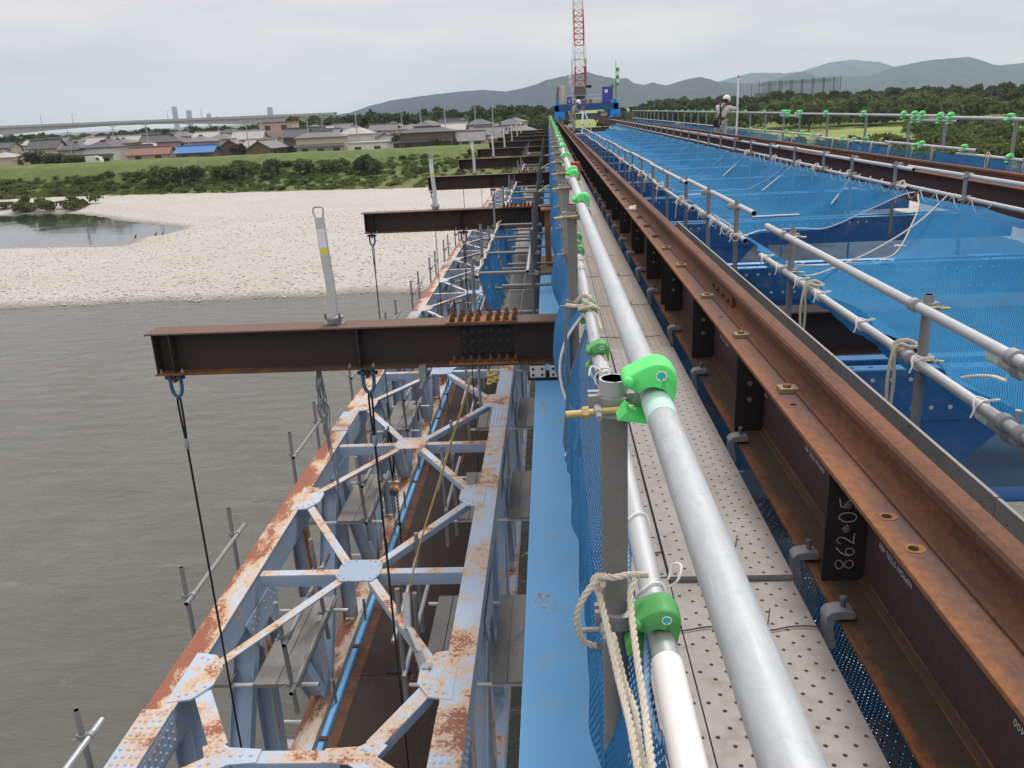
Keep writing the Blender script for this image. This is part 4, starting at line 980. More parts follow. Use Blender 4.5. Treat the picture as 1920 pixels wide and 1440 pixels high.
def girder(xc, side, label, near):
    g = thing('steel_girder', label, 'girder', (xc, 0, Z(HB)))
    H = HB - HT; y0, y1 = -1.2, 92
    mb = MB(); mb.box(-.006, .006, y0, y1, .016, H - .016); B(mb, 'web', 'girder', g, False)
    for s in (-1, 1):                                    # root fillets
        mb = MB(); mb.prism([(s * .006, y0, .016), (s * .026, y0, .016), (s * .012, y0, .022), (s * .006, y0, .036)], (0, y1 - y0, 0)); B(mb, 'fillet', 'flange_low', g, False)
    B(MB().box(-.15, .15, y0, y1, 0, .016), 'bottom_flange', 'flange_low', g, False, None, .003)
    tf = B(MB().box(-.15, .15, y0, y1, H - .016, H), 'top_flange', 'flange', g, False, None, .003)
    if near:                                             # bolt holes of the near end are drilled through the flange
        cut = MB()
        for y in (1.85, 2.02, 2.90, 4.25): cut.lathe((-.100, y, H - .05), (0, 0, 1), [(.0125, 0), (.0125, .1)], 16)
        co = B(cut, 'cutter', 'flange', g, False); bo = tf.modifiers.new('holes', 'BOOLEAN'); bo.operation = 'DIFFERENCE'; bo.object = co; bo.solver = 'EXACT'
        dg = bpy.context.evaluated_depsgraph_get(); me = bpy.data.meshes.new_from_object(tf.evaluated_get(dg)); tf.modifiers.clear(); tf.data = me
        bpy.data.objects.remove(co)
        for y in (1.85, 2.02):
            mb = MB(); n = 18; a = [(-.100 + .0135 * math.cos(6.2832 * k / n), y + .0135 * math.sin(6.2832 * k / n), H + .0012) for k in range(n)]
            b = [(-.100 + (.022 + .008 * max(0, math.cos(6.2832 * k / n))) * math.cos(6.2832 * k / n), y + .024 * math.sin(6.2832 * k / n), H + .0012) for k in range(n)]
            mb.add(a + b, [(k, n + k, n + (k + 1) % n, (k + 1) % n) for k in range(n)]); B(mb, 'rust_ring', 'splice', g, False)
    st = MB(); st.box(0, .128, -.005, .005, .017, H - .017); SM = mk(st, 'stiffener', 'stiff', False)
    for i, y in enumerate(STY):
        for s in (-1, 1):
            if s * side > 0 and i > 6: continue
            o = put('stiffener', SM, g, (.008 if s > 0 else -.136, y, 0), 0)
            if i < 9 and s < 0:
                for hz in (.17, .25): put('bolt', STB, o, (.062, -.005, hz + (.0 if i else .03)))
    return g
G1 = girder(.96, 1, 'rust-brown steel girder carrying the near crane rail', True)
G2 = girder(5.31, -1, 'rust-brown steel girder carrying the far crane rail', False)
# chalk number on the nearest stiffener, stencils on the web
mb = MB(); o8 = (.846, 2.37 - .0062, Z(1.44)); ax, ay = (0, 0, 1), (-1, 0, 0)
CH = [[(.02, .055), (.0, .045), (.008, .03), (.03, .02), (.036, .004), (.018, -.004), (.002, .006), (.01, .022), (.034, .038), (.036, .05), (.02, .055)],
      [(.092, .055), (.068, .036), (.058, .012), (.07, -.003), (.088, .005), (.086, .022), (.07, .024), (.06, .012)],
      [(.112, .044), (.122, .056), (.138, .048), (.134, .03), (.112, .001), (.13, .002), (.154, .0)], [(.168, .027), (.178, .031), (.192, .026)],
      [(.225, .056), (.206, .036), (.21, .006), (.230, .0), (.244, .02), (.241, .045), (.225, .056), (.215, .05)], [(.304, .057), (.272, .052)], [(.272, .052), (.266, .032), (.286, .036), (.298, .018), (.286, .0), (.264, .005)]]
strokes(mb, [[(a * .80 + .02, b * .95 + .004) for a, b in ln] for ln in CH], (.918, 2.37 - .0062, Z(1.44)), ax, ay, .0034, (0, -1, 0)); o = B(mb, 'chalk_number', 'chalk', None, False)
o.parent = G1; o.matrix_parent_inverse = Matrix.Translation((.96, 0, Z(HB))).inverted()
def text(s, size, mat, parent, mtx, name='lettering', parent_loc=(0, 0, 0)):
    cu = bpy.data.curves.new(name, 'FONT'); cu.body = s; cu.size = size; cu.align_x = 'LEFT'; cu.space_character = 1.15
    tmp = bpy.data.objects.new(name, cu); COL.objects.link(tmp); dg = bpy.context.evaluated_depsgraph_get()
    me = bpy.data.meshes.new_from_object(tmp.evaluated_get(dg)); bpy.data.objects.remove(tmp)
    me.materials.clear(); me.materials.append(M[mat]); me.transform(mtx)
    return put(name, me, parent)
for y in (1.22, 1.98, 2.74, 3.56, 4.42, 5.25):      # printed upside down: reads from near to far, feet up
    m = Matrix(((0, 0, -1, -.0068), (1, 0, 0, y + .055), (0, -1, 0, .205), (0, 0, 0, 1)))
    text('NIPPON STEEL 400', .025, 'stencil', G1, m, 'stencil')
# rails, one long run each, with clips
def clip_mesh():
    mb = MB(); mb.box(-.035, .03, -.028, .028, 0, .016); mb.hexbolt((-.005, 0, .016), (0, 0, 1), .017, .010); return mk(mb, 'rail_clip', ['clip'], False)
cm = MB(); cm.hexbolt((0, 0, 0), (0, 0, 1), .016, .011); CB = mk(cm, 'bolt', 'splice', False)
cm = MB(); cm.box(-.038, .032, -.03, .03, 0, .017); CLIPM = mk(cm, 'rail_clip', 'clip', False)
cm = MB(); cm.box(-.034, .03, -.03, .03, 0, .015); CLIPR = mk(cm, 'rail_clip', 'bolt', False)
def crane_rail(xc, label, near):
    r = thing('crane_rail', label, 'rail', (xc, 0, Z(HT)))
    joints = [-1.2, 4.62, 14.6, 24.6, 34.6, 44.6, 54.6, 64.6, 74.6, 84.6, 92]
    for a, b in zip(joints, joints[1:]):
        P = rail_prof(0, .001); mb = MB(); mb.prism([(x, a + .002, z) for x, z in P][::-1], (0, b - a - .004, 0)); B(mb, 'rail_length', 'rail', r, False)
    for j in joints[1:5]:
        for s in (-1, 1):
            mb = MB(); mb.prism([(s * .011, j - .28, .032), (s * .026, j - .28, .026), (s * .026, j - .28, .086), (s * .011, j - .28, .08)], (0, .56, 0)); fp = B(mb, 'fishplate', 'rail', r, False)
            for k in range(4):
                mb = MB(); mb.hexbolt((s * .026, j - .21 + .14 * k, .056), (s, 0, 0), .014, .016); B(mb, 'bolt', 'bolt', fp, False)
    cl = [3.05, 3.85, 4.72, 5.7, 6.45, 7.1, 7.75, 8.4, 9.2, 10.2] + [11.3 + .85 * k for k in range(46)] if near else [10.4 + 1.2 * k for k in range(24)]
    for i, y in enumerate(cl):
        c = put('rail_clip', CLIPM if i < 5 else CLIPR, r, (-.078, y, .001)); put('bolt', CB, c, (-.006, 0, .017 if i < 5 else .015))
    return r
crane_rail(.96, 'rusty crane rail on the near girder', True)
crane_rail(5.31, 'rusty crane rail on the far girder', False)
# rag lying on the flange
mb = MB(); cord(mb, [(.86, 9.0, Z(1.05)), (.9, 9.1, Z(1.03)), (.87, 9.15, Z(1.04)), (.84, 9.05, Z(1.045)), (.9, 8.95, Z(1.04))], .02); tag(B(mb, 'rag', 'rope'), 'crumpled cream rag on the near girder flange', 'rag')
# beam clamps that hang the walkway from the girder's bottom flange
def bclamp():
    o = thing('beam_clamp', 'x', 'clamp', (0, 0, 0), 'beam clamps on the near girder flange')
    mb = MB(); P = [(-.040, -.045), (-.012, -.045), (-.012, -.020), (-.018, -.018), (-.018, .026), (.040, .026), (.046, .034), (.040, .050), (.006, .058), (-.030, .052), (-.044, .036)]
    mb.prism([(x, -.026, z) for x, z in P][::-1], (0, .052, 0)); B(mb, 'jaw', 'clamp', o, True, None, .004)
    mb = MB(); mb.lathe((.012, 0, .02), (0, 0, 1), [(.008, 0), (.008, .062)], 10); mb.hexbolt((.012, 0, .078), (0, 0, 1), .011, .012); B(mb, 'screw', 'pipe_dark', o, False)
    mb = MB(); mb.box(-.048, -.006, -.024, .024, -.075, -.046); B(mb, 'foot', 'clamp', o, False, None, .004)
    return o
bc = bclamp()
for i, y in enumerate([2.16, 2.50, 3.53, 4.54, 5.52, 6.75, 7.7, 8.65, 9.6, 10.7, 11.8, 12.9, 14.0, 15.2]):
    o = bc if i == 0 else copy_tree(bc); o.location = (.808, y, Z(1.4795)); o['label'] = 'cast beam clamp gripping the near girder bottom flange, %s from the camera' % nth(i)
# perforated toe board between girder and centre net
for i, (a, b) in enumerate([(-1.0, 2.6), (2.61, 4.3), (4.31, 6.3), (6.31, 9.9)]):
    mb = MB(); L = b - a; w = .2; nx, ny = 6, int(L / .07)
    bm_ = board_mesh(w, L, True, 'board', .034, .055, .0068, .014); o = put('toe_board', bm_); o.location = (1.462, a, Z(1.505)); o.rotation_euler = (0, math.radians(-90), 0)
    tag(o, 'perforated metal toe board on edge right of the near girder, %s from the camera' % nth(i), 'toe board', 'perforated toe boards')

# ================================================================== cantilever lifting beams
BY = [8.05 + 10.15 * k for k in range(9)]
bx0, bx1, BH = -4.05, 6.2, .44
def lift_beam(i, y):
    far = i > 2
    o = thing('cantilever_beam', 'dark brown cantilever beam over the old truss, %s from the camera' % nth(i), 'beam', (0, y, Z(1.95)), 'cantilever beams')
    if i == 0:
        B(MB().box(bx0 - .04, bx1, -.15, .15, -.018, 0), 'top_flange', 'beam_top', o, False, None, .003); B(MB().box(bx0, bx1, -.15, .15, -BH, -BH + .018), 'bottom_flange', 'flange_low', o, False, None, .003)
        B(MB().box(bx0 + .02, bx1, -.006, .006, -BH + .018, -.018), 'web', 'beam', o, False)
        for x in (bx0 + .03, bx0 + .20, -1.95, -.02, 1.9, 4.0): B(MB().box(x - .006, x + .006, -.142, -.006, -BH + .018, -.018), 'stiffener', 'beam', o, False)
        B(MB().box(-1.06, -.36, -.158, .158, 0, .018), 'splice_plate', 'splice', o, False, None, .002)
        B(MB().box(-1.06, -.36, -.158, -.02, -BH + .018, -BH + .034), 'splice_plate', 'splice', o, False, None, .002)
        B(MB().box(-.94, -.42, -.016, -.006, -BH + .07, -.07), 'splice_plate', 'stiff', o, False)
        tb = MB(); tb.lathe((0, 0, 0), (0, 0, 1), [(.030, 0), (.030, .005)], 10); tb.hexbolt((0, 0, .005), (0, 0, 1), .026, .024); tb.hexbolt((0, 0, .029), (0, 0, 1), .022, .018); tb.lathe((0, 0, .047), (0, 0, 1), [(.013, 0), (.013, .022)], 8); TB = mk(tb, 'bolt', 'bolt', False)
        sb = MB(); sb.lathe((0, 0, 0), (0, -1, 0), [(.024, 0), (.024, .004)], 10); sb.hexbolt((0, -.004, 0), (0, -1, 0), .018, .018); SB = mk(sb, 'bolt', 'bolt_dark', False)
        for a in range(8):
            x = -1.0 + .083 * a + (.0 if a < 4 else .03)
            for yy in (-.125, -.07, .07, .125): put('bolt', TB, o, (x, yy, .018))
            put('bolt', TB, o, (x, -.10, -BH + .034))
        for a in range(6):
            for b in range(3): put('bolt', SB, o, (-.90 + .085 * a + (.0 if a < 3 else .02), -.016, -BH + .12 + .105 * b))
        for x in (bx0 + .05, bx0 + .27, -2.06, -1.82):
            mb = MB(); mb.hexbolt((x, -.11, -BH + .018), (0, 0, 1), .018, .022, .02); B(mb, 'bolt', 'clamp', o, False)
    return o
b0 = lift_beam(0, BY[0])
for i in range(1, 9):
    c = copy_tree(b0); c.location = (0, BY[i], Z(1.95)); c['label'] = 'dark brown cantilever beam over the old truss, %s from the camera' % nth(i)
    if i > 3:
        for ch in list(c.children):
            if ch.name.startswith('bolt') and (ch.location.y > 0 or ch.location.z < 0 or i > 6): bpy.data.objects.remove(ch)
# shackles and wire slings under the beams
def shackle(label, x, y, h):
    o = thing('shackle', label, 'shackle', (x, y, Z(h)), 'blue shackles under the beams')
    mb = MB(); mb.tube(spline([(-.052, 0, .0), (-.056, 0, -.07), (-.048, 0, -.15), (-.028, 0, -.195), (0, 0, -.21), (.028, 0, -.195), (.048, 0, -.15), (.056, 0, -.07), (.052, 0, 0)], 5), .019, 10); B(mb, 'bow', 'shackle', o)
    for s in (-1, 1): mb = MB(); mb.lathe((s * .075, 0, 0), (-s, 0, 0), [(.02, 0), (.034, .006), (.034, .044), (.02, .05)], 12); B(mb, 'eye', 'shackle', o)
    mb = MB(); mb.lathe((-.1, 0, 0), (1, 0, 0), [(.02, 0), (.02, .2)], 10); B(mb, 'pin', 'bolt_dark', o)
    mb = MB(); mb.prism([(-.014, -.04, .075), (-.014, .04, .075), (-.014, .03, -.05), (-.014, -.03, -.05)], (.028, 0, 0)); B(mb, 'lug', 'bolt', o)
    return o
for i, y in enumerate(BY[:5]):
    for j, x in enumerate((-3.92, -1.9)):
        shackle('blue shackle under the %s cantilever beam, %s' % (nth(i), 'at its tip' if j == 0 else 'above the truss'), x, y - (.05 if j else 0), 2.45)
        s = thing('wire_sling', 'black wire sling hanging from the %s cantilever beam %s' % (nth(i), 'tip' if j == 0 else 'above the truss'), 'wire sling', (x, y - (.05 if j else 0), Z(2.65)), 'wire slings')
        mb = MB(); cord(mb, [(0, 0, 0), (.016, 0, -.06), (.014, 0, -.3), (.004, 0, -.5)], .011); cord(mb, [(0, 0, 0), (-.016, 0, -.06), (-.014, 0, -.3), (-.004, 0, -.5)], .011); B(mb, 'eye_loop', 'wire', s)
        mb = MB(); mb.tube([(0, 0, -.5), (0, 0, -8.5)], .0125, 8); B(mb, 'wire', 'wire', s)
        mb = MB(); mb.lathe((0, 0, -.6), (0, 0, 1), [(.014, 0), (.024, .01), (.024, .11), (.016, .12)], 10); B(mb, 'ferrule', 'clamp', s)
    if i > 0: continue
# hanging bundle of cords and the stub pipe under the first beam
mb = MB()
for k in range(9):
    a = k * 2.4; cord(mb, [(-2.4 + .02 * math.cos(a), 8.0, Z(2.39)), (-2.4 + .05 * math.cos(a + 1), 8.0 + .03 * math.sin(a), Z(2.6 + .03 * k)), (-2.4 + .06 * math.sin(a), 8.0, Z(2.8)), (-2.4 + .03 * math.cos(a * 3), 8.0, Z(2.95 + .04 * k))], .006)
cord(mb, [(-2.4, 8.0, Z(2.9)), (-2.37, 8.0, Z(3.2)), (-2.36, 8.0, Z(3.5)), (-2.34, 8.0, Z(3.75))], .007); cord(mb, [(-2.4, 8.0, Z(2.9)), (-2.39, 8.0, Z(3.3)), (-2.33, 8.0, Z(3.55)), (-2.36, 8, Z(3.8))], .007)
tag(B(mb, 'cord_bundle', 'cord_dark'), 'tangled dark cords hanging under the first cantilever beam', 'cord bundle')
sp = thing('stub_pipe', 'short pipe clamped under the first cantilever beam', 'pipe', (-1.32, 7.9, Z(2.45)))
pipe('tube', (0, -.25, -.09), (.02, .35, -.05), sp, 'pipe_old'); mb = MB(); mb.box(-.035, .035, -.05, .05, -.06, .09); B(mb, 'clip', 'clamp', sp, False, None, .006)
# silver lifeline stanchions on the beams
def stanchion(i, x, y):
    o = thing('lifeline_post', 'silver aluminium lifeline post standing on the %s cantilever beam' % nth(i), 'post', (x, y, Z(1.95)), 'silver lifeline posts')
    mb = MB(); P = [(0, 0, .08), (0, 0, .42), (-.012, 0, .58), (-.020, 0, .75), (-.03, 0, 1.0), (-.032, 0, 1.06)]
    for a, b in zip(P, P[1:]): mb.bar(a, (b[0], b[1], b[2] + .002), .085, .04, (0, 1, 0))
    B(mb, 'mast', 'alu', o, False)
    mb = MB(); mb.tube(spline([(-.07, 0, 1.06), (-.085, 0, 1.10), (-.085, 0, 1.13), (-.07, 0, 1.155), (.0, 0, 1.155), (.012, 0, 1.13), (.012, 0, 1.1), (-.002, 0, 1.06)], 4), .007, 8); B(mb, 'handle', 'clamp', o)
    mb = MB(); mb.lathe((0, 0, .01), (0, 0, 1), [(.06, 0), (.075, .01), (.075, .04), (.09, .045), (.09, .07), (.06, .08)], 16); mb.box(-.1, .1, -.05, .05, -.012, .012); B(mb, 'base_clamp', 'clamp', o)
    for s in (-1, 1): mb = MB(); mb.lathe((s * .07, -.05, .06), (0, 0, 1), [(.012, 0), (.012, .06)], 8); B(mb, 'bolt', 'pipe_dark', o)
    mb = MB(); mb.obox((-.0245, -.0215, .86), (.036, 0, .001), (0, .0008, 0), (-.004, 0, .09)); B(mb, 'label', 'white', o, False)
    mb = MB(); mb.obox((-.017, -.0215, .735), (.036, 0, .001), (0, .0008, 0), (-.002, 0, .03)); B(mb, 'label', 'yellow', o, False)
    return o
for i, y in enumerate(BY[:8]): stanchion(i, -2.20 - (.28 if i else 0), y + .02)
# jack handles on the far beams would hide here; bearing pads below the first beam
for i, (x0, x1) in enumerate([(-.255, -.10), (-.06, .10)]):
    o = thing('bearing_pad', '%s white bearing block under the first cantilever beam' % ['left', 'right'][i], 'bearing block', ((x0 + x1) / 2, 7.98, Z(2.545)), 'bearing blocks')
    w = (x1 - x0) / 2; B(MB().box(-w, w, -.09, .14, .02, .14), 'block', 'pad', o, False, None, .006); B(MB().box(-w - .02, w + .02, -.11, .16, .0, .02), 'base_plate', 'black', o, False)
    for a, b in ((-.045, .05), (.045, .05), (-.045, .11), (.045, .11)): mb = MB(); mb.lathe((a, -.09, b), (0, -1, 0), [(.014, 0), (.014, .004)], 10); B(mb, 'bolt', 'bolt_dark', o, False)

# ================================================================== blue girder left below the walkway
bg = thing('blue_girder', 'bright blue painted girder below the near walkway', 'girder', (0, 0, Z(2.55)))
for a, b in ((-2.0, 13.4), (15.2, 33), (33.01, 70)): B(MB().box(-.20, .30, a, b, -.02, 0), 'top_flange', 'blue', bg, False, None, .003)
B(MB().box(.04, .056, -2, 70, -1.7, -.02), 'web', 'blue', bg, False); B(MB().box(-.20, .30, -2, 70, -1.72, -1.7), 'bottom_flange', 'blue', bg, False)
for k in range(30): B(MB().box(-.18, .04, .9 + 2.3 * k, .912 + 2.3 * k, -1.69, -.021), 'stiffener', 'blue', bg, False)
# rusty bracket standing on it beyond the first beam
br = thing('bracket', 'rusty orange bracket on the blue girder beyond the first beam', 'bracket', (.05, 14.2, Z(2.55)))
B(MB().box(-.25, .35, -.7, .9, .0, .03), 'base_plate', 'splice_green', br, False); B(MB().box(-.16, -.06, -.1, .1, .03, .95), 'column', 'splice', br, False); B(MB().box(-.22, .0, -.16, .16, .95, .98), 'cap_plate', 'splice', br, False)

# ================================================================== the old truss bridge on the left
TH, BHH = 4.6, 7.6; XL, XR, XM = -3.385, -.915, -2.16; NJ = 15
tr = thing('truss_bridge', 'old pale blue riveted truss with flaking rusty paint', 'truss bridge', (0, 0, 0))
YN = [7.8 + 3.6 * j for j in range(NJ)]
def rivets(parent, spots, axis=(0, 0, 1), r=.017):
    mb = MB()
    for s in spots: mb.rivet(s, axis, r)
    o = B(mb, 'rivets', 'truss', parent); o['kind'] = 'stuff'; return o
sply = [-2.0, 5.2, 12.4, 19.6, 26.8, 34, 41.2, 48.4, 55.6, 62.8]
for X0, mt, w in ((XL, 'truss_heavy', .25), (XR, 'truss', .25)):
    for k in range(len(sply) - 1):
        c = B(MB().box(X0 - w / 2, X0 + w / 2, sply[k] + .006, sply[k + 1] - .006, Z(TH + .012), Z(TH)), 'top_chord', mt, tr, False)
        for s in (-1, 1): B(MB().box(X0 + s * w / 2 - (.012 if s > 0 else 0) - s * .015, X0 + s * w / 2 + (.012 if s < 0 else 0) - s * .015, sply[k] + .004, sply[k + 1] - .004, Z(TH + .36), Z(TH + .012)), 'chord_side', 'truss_clean', c, False)
        lc = B(MB().box(X0 - .14, X0 + .14, sply[k] + .004, sply[k + 1] - .004, Z(BHH + .28), Z(BHH)), 'bottom_chord', 'truss_heavy' if X0 == XL else 'truss_rusty_side', tr, False)
    for k in range(1, len(sply) - 1):
        y = sply[k]; p = B(MB().box(X0 - w / 2 - .002, X0 + w / 2 + .002, y - .42, y + .42, Z(TH - .001), Z(TH - .013)), 'splice_plate', 'truss', tr, False)
        if k < 5: rivets(p, [(X0 + a, y + b, Z(TH - .013)) for a in (-.085, -.03, .03, .085) for b in [-.36 + .08 * q for q in range(10)]])
        s = B(MB().box(X0 + w / 2 - .016, X0 + w / 2 - .002, y - .42, y + .42, Z(TH + .30), Z(TH + .04)), 'side_plate', 'truss_clean', tr, False)
        if k < 4: rivets(s, [(X0 + w / 2 - .002, y + b, Z(TH + a)) for a in (.09, .17, .25) for b in [-.36 + .08 * q for q in range(10)]], (1, 0, 0), .014)
        B(MB().box(X0 - .10, X0 + .10, y - .9, y - .4, Z(BHH - .001), Z(BHH - .012)), 'bottom_splice', 'truss', tr, False)
def angle_bar(name, p, q, w, dep, mat, parent):
    """flat leg on top with a hanging leg along one side"""
    p, q = Vector(p), Vector(q); d = (q - p).normalized(); s = d.cross(Vector((0, 0, 1))).normalized()
    o = B(MB().bar(p, q, w, .012), name, mat, parent, False)
    B(MB().bar(p + s * (w / 2 - .006) + Vector((0, 0, -dep / 2 - .006)), q + s * (w / 2 - .006) + Vector((0, 0, -dep / 2 - .006)), .012, dep), 'leg', 'truss_clean', o, False); return o
zt = Z(TH) - .02
for j, y in enumerate(YN):
    near = j < 4
    angle_bar('strut', (XL + .15, y, zt), (XM - .2, y, zt), .105, .13, 'truss', tr); angle_bar('strut', (XM + .2, y, zt), (XR - .13, y, zt), .105, .13, 'truss', tr)
    c = B(MB().prism([(XM + a, y + b, zt + .008) for a, b in ((-.24, -.10), (-.17, -.21), (.17, -.21), (.23, -.09), (.23, .10), (.18, .22), (-.17, .22), (-.23, .11))], (0, 0, .012)), 'centre_plate', 'truss_clean' if j % 2 == 0 else 'truss', tr, False)
    if near: rivets(c, [(XM + a, y + b, zt + .02) for a, b in ((-.2, -.1), (-.14, -.16), (-.08, -.2), (.08, -.2), (.14, -.16), (.2, -.1), (-.2, .11), (-.14, .17), (-.08, .2), (.08, .2), (.14, .17), (.2, .1))])
    for sx, X0 in ((-1, XL + .13), (1, XR - .13)):
        for sy in (-1, 1):
            gy = y + sy * 1.72
            if j == 0 and sy < 0: gy = y - 1.72
            angle_bar('lateral_brace', (XM + sx * .17, y + sy * .17, zt + .0), (X0 - sx * .06 * 0 + (-sx) * .10, gy - sy * .10, zt), .095, .07, 'truss', tr)
    for sx, X0 in ((-1, XL + .125), (1, XR - .125)):
        for gy in ([y - 1.75] if j == 0 else []) + [y + 1.8]:
            g = B(MB().prism([(X0 + a * (-sx), gy + b, zt + .008) for a, b in ((-.10, -.34), (.10, -.30), (.22, -.12), (.22, .12), (.10, .30), (-.10, .34))][:: (1 if sx < 0 else -1)], (0, 0, .018)), 'gusset', 'truss', tr, False)
            if near: rivets(g, [(X0 + a * (-sx), gy + b, zt + .026) for a, b in ((.04, -.24), (.11, -.2), (.16, -.14), (.04, .24), (.11, .2), (.16, .14), (-.02, -.26), (-.02, .26))])
# end frame near the camera: short strut with two big gussets
yE = 5.1
angle_bar('strut', (-2.52, yE, zt), (-1.72, yE, zt), .13, .15, 'truss', tr)
for sx, xg in ((-1, -2.62), (1, -1.60)):
    g = B(MB().prism([(xg + a * sx, yE + b, zt + .008) for a, b in ((-.26, .07), (.0, .09), (.10, .16), (.22, .10), (.16, -.02), (.40, -.20), (.24, -.30), (-.05, -.09), (-.26, -.07))][::(-1 if sx > 0 else 1)], (0, 0, .012)), 'gusset', 'truss', tr, False)
    rivets(g, [(xg + a * sx, yE + b, zt + .02) for a, b in ((-.2, 0), (-.12, 0), (-.04, 0), (.06, .04), (.10, .1), (.14, .0), (.16, -.10), (.24, -.16), (.1, -.08), (.03, .06))])
    angle_bar('lateral_brace', (xg + sx * .10, yE + .12, zt), ((XL + .28) if sx < 0 else (XR - .26), 5.86, zt), .14, .09, 'truss', tr)
    angle_bar('lateral_brace', (xg + sx * .30, yE - .22, zt), ((XL + .1) if sx < 0 else (XR - .1), 4.2, zt), .14, .09, 'truss', tr)
# web members
for X0, w in ((XL, .25), (XR, .25)):
    for k in range(-1, 2 * NJ):
        y = 7.8 + 1.8 * k; top = k % 2 == 0
        for s in (-1, 1):
            v = B(MB().box(X0 + s * w * .36 - .006, X0 + s * w * .36 + .006, y - .11, y + .11, Z(BHH - .02), Z(TH + .34)), 'vertical', 'truss_rusty_side', tr, False)
        B(MB().box(X0 - w * .36 + .0065, X0 + w * .36 - .0065, y - .006, y + .006, Z(BHH - .03), Z(TH + .36)), 'vertical_web', 'truss_clean', tr, False)
        if top:
            for s in (-1, 1):
                p, q = Vector((X0, y + s * .15, Z(TH + .42))), Vector((X0, y + s * 1.62, Z(BHH - .12)))
                if q.y < 4.5: continue
                d = B(MB().bar(p, q, w * .86, .012, (0, 1, 0)), 'diagonal', 'truss_clean', tr, False)
                for ss in (-1, 1): B(MB().bar(p + Vector((ss * w * .43, 0, 0)), q + Vector((ss * w * .43, 0, 0)), .012, .15, (0, 1, 0)), 'flange', 'truss_clean', d, False)
            if k < 14:
                for s in (-1, 1):
                    g = B(MB().prism([(X0 + s * (w / 2 - .004), y + a, Z(TH + b)) for a, b in ((-.55, .30), (.55, .30), (.42, .52), (.22, .80), (.12, .62), (-.12, .62), (-.22, .80), (-.42, .52))], (s * .01, 0, 0)), 'node_plate', 'truss_clean', tr, False)
                    if s > 0 and k < 8: rivets(g, [(X0 + s * (w / 2 + .006), y + a, Z(TH + b)) for a in (-.4, -.3, -.2, 0, .2, .3, .4) for b in (.36, .45)] + [(X0 + w / 2 + .006, y + a, Z(TH + b)) for a, b in ((-.28, .55), (-.24, .65), (.28, .55), (.24, .65))], (1, 0, 0), .014)
# brown deck plate carried between the trusses
dk = thing('deck_girder', 'dark brown rusted steel deck lying between the old trusses', 'deck', (0, 0, Z(7.42)))
for a, b in zip([-2, 6.0, 9.75, 13.9, 18, 22, 26, 30, 34, 38, 42, 46, 50, 54], [5.99, 9.74, 13.89, 17.99, 21.99, 25.99, 29.99, 33.99, 37.99, 41.99, 45.99, 49.99, 53.99, 58]):
    B(MB().box(-2.86, -1.28, a, b, -.06, 0), 'plate', 'deckplate', dk, False)
    B(MB().box(-3.0, -2.86, a, b, -.055, -.004), 'rusted_edge', 'deckedge', dk, False)
B(MB().box(-3.085, -3.02, -2, 58, -.10, .06), 'edge_channel', 'blue', dk, False)
for k in range(26):
    B(MB().box(-3.09, -2.99, 6.5 + 1.9 * k, 6.56 + 1.9 * k, .061, .085), 'lug', 'deckedge', dk, False); B(MB().box(-3.06, -3.03, 7.2 + 1.9 * k, 7.23 + 1.9 * k, .06, .42), 'stud', 'pipe_dark', dk, False)
for (x, y) in ((-1.98, 9.9), (-1.58, 9.95), (-2.3, 17.4)):
    f = B(MB().box(x - .15, x + .15, y - .28, y + .28, .001, .012), 'cover_plate', 'splice', dk, False); B(MB().box(x - .135, x + .135, y - .265, y + .265, .012, .018), 'cover_face', 'deckplate', f, False)
B(MB().box(-2.5, -2.05, 9.77, 10.0, .001, .02), 'lifting_slot', 'black', dk, False)
# white stubs sticking out left of the bottom chord
for k in range(10):
    for dy, L, w in ((0, .42, .03), (.45, .2, .16), (.95, .36, .03)):
        o = B(MB().box(-3.55 - L, -3.54, 8.2 + 1.8 * k + dy, 8.2 + 1.8 * k + dy + w, Z(7.72), Z(7.69)), 'bracket_stub', 'cwhite', tr, False)

# ================================================================== scaffolds on the truss
def scaffold_left(i, y0):
    o = thing('truss_scaffold', 'pipe scaffold with board platform on the river side of the truss, %s from the camera' % nth(i), 'scaffold', (0, y0, 0), 'scaffolds on the river side of the truss')
    mt = 'pipe_old'
    for y in (0.35, 1.62):
        pipe('post', (-3.72, y, Z(6.0)), (-3.72, y, Z(4.1)), o, mt, PR, 12); pipe('post', (-2.74, y - .1, Z(5.75)), (-2.80, y - .1, Z(4.45)), o, mt, PR, 12)
    for h in (4.42, 4.98):
        pipe('rail', (-3.66, .2, Z(h)), (-3.66, 1.85, Z(h)), o, mt, PR, 12); pipe('rail', (-2.72, .1, Z(h + .42)), (-2.72, 1.85, Z(h + .42)), o, mt, PR, 12)
        for y in (.35, 1.62):
            c = put('coupler', COUP, o, (-3.72, y, Z(h))); put('coupler', COUP, o, (-2.78, y - .1, Z(h + .42)))
    for k, x in enumerate((-3.70, -3.22, -2.97)):
        b = put('board', board_mesh(.24, 1.62, False, 'board_dull') if False else board_mesh(.24, 1.62, i < 2, 'board_dull', .045, .08), o, (x, .38, Z(5.5)))
    for y in (.45, 1.8): pipe('transom', (-3.9, y, Z(5.56)), (-2.55, y, Z(5.56)), o, 'alu', PR, 10)
    return o
K_T = 1.36                                               # the old truss and all that stands on it is enlarged about the camera, so the slings pass in front
def scale_about_camera(o): o.scale = (K_T,) * 3; o.location = (o.location.x * K_T, o.location.y * K_T, -4.68 + o.location.z * K_T); return o
scale_about_camera(tr); dk_root = scale_about_camera(dk)
for i in range(9): scale_about_camera(scaffold_left(i, 6.72 + 3.6 * i))
o = lone = thing('truss_scaffold', 'lone scaffold post with handrail at the lower left corner of the picture', 'scaffold', (0, 3.0, 0), 'scaffolds on the river side of the truss')
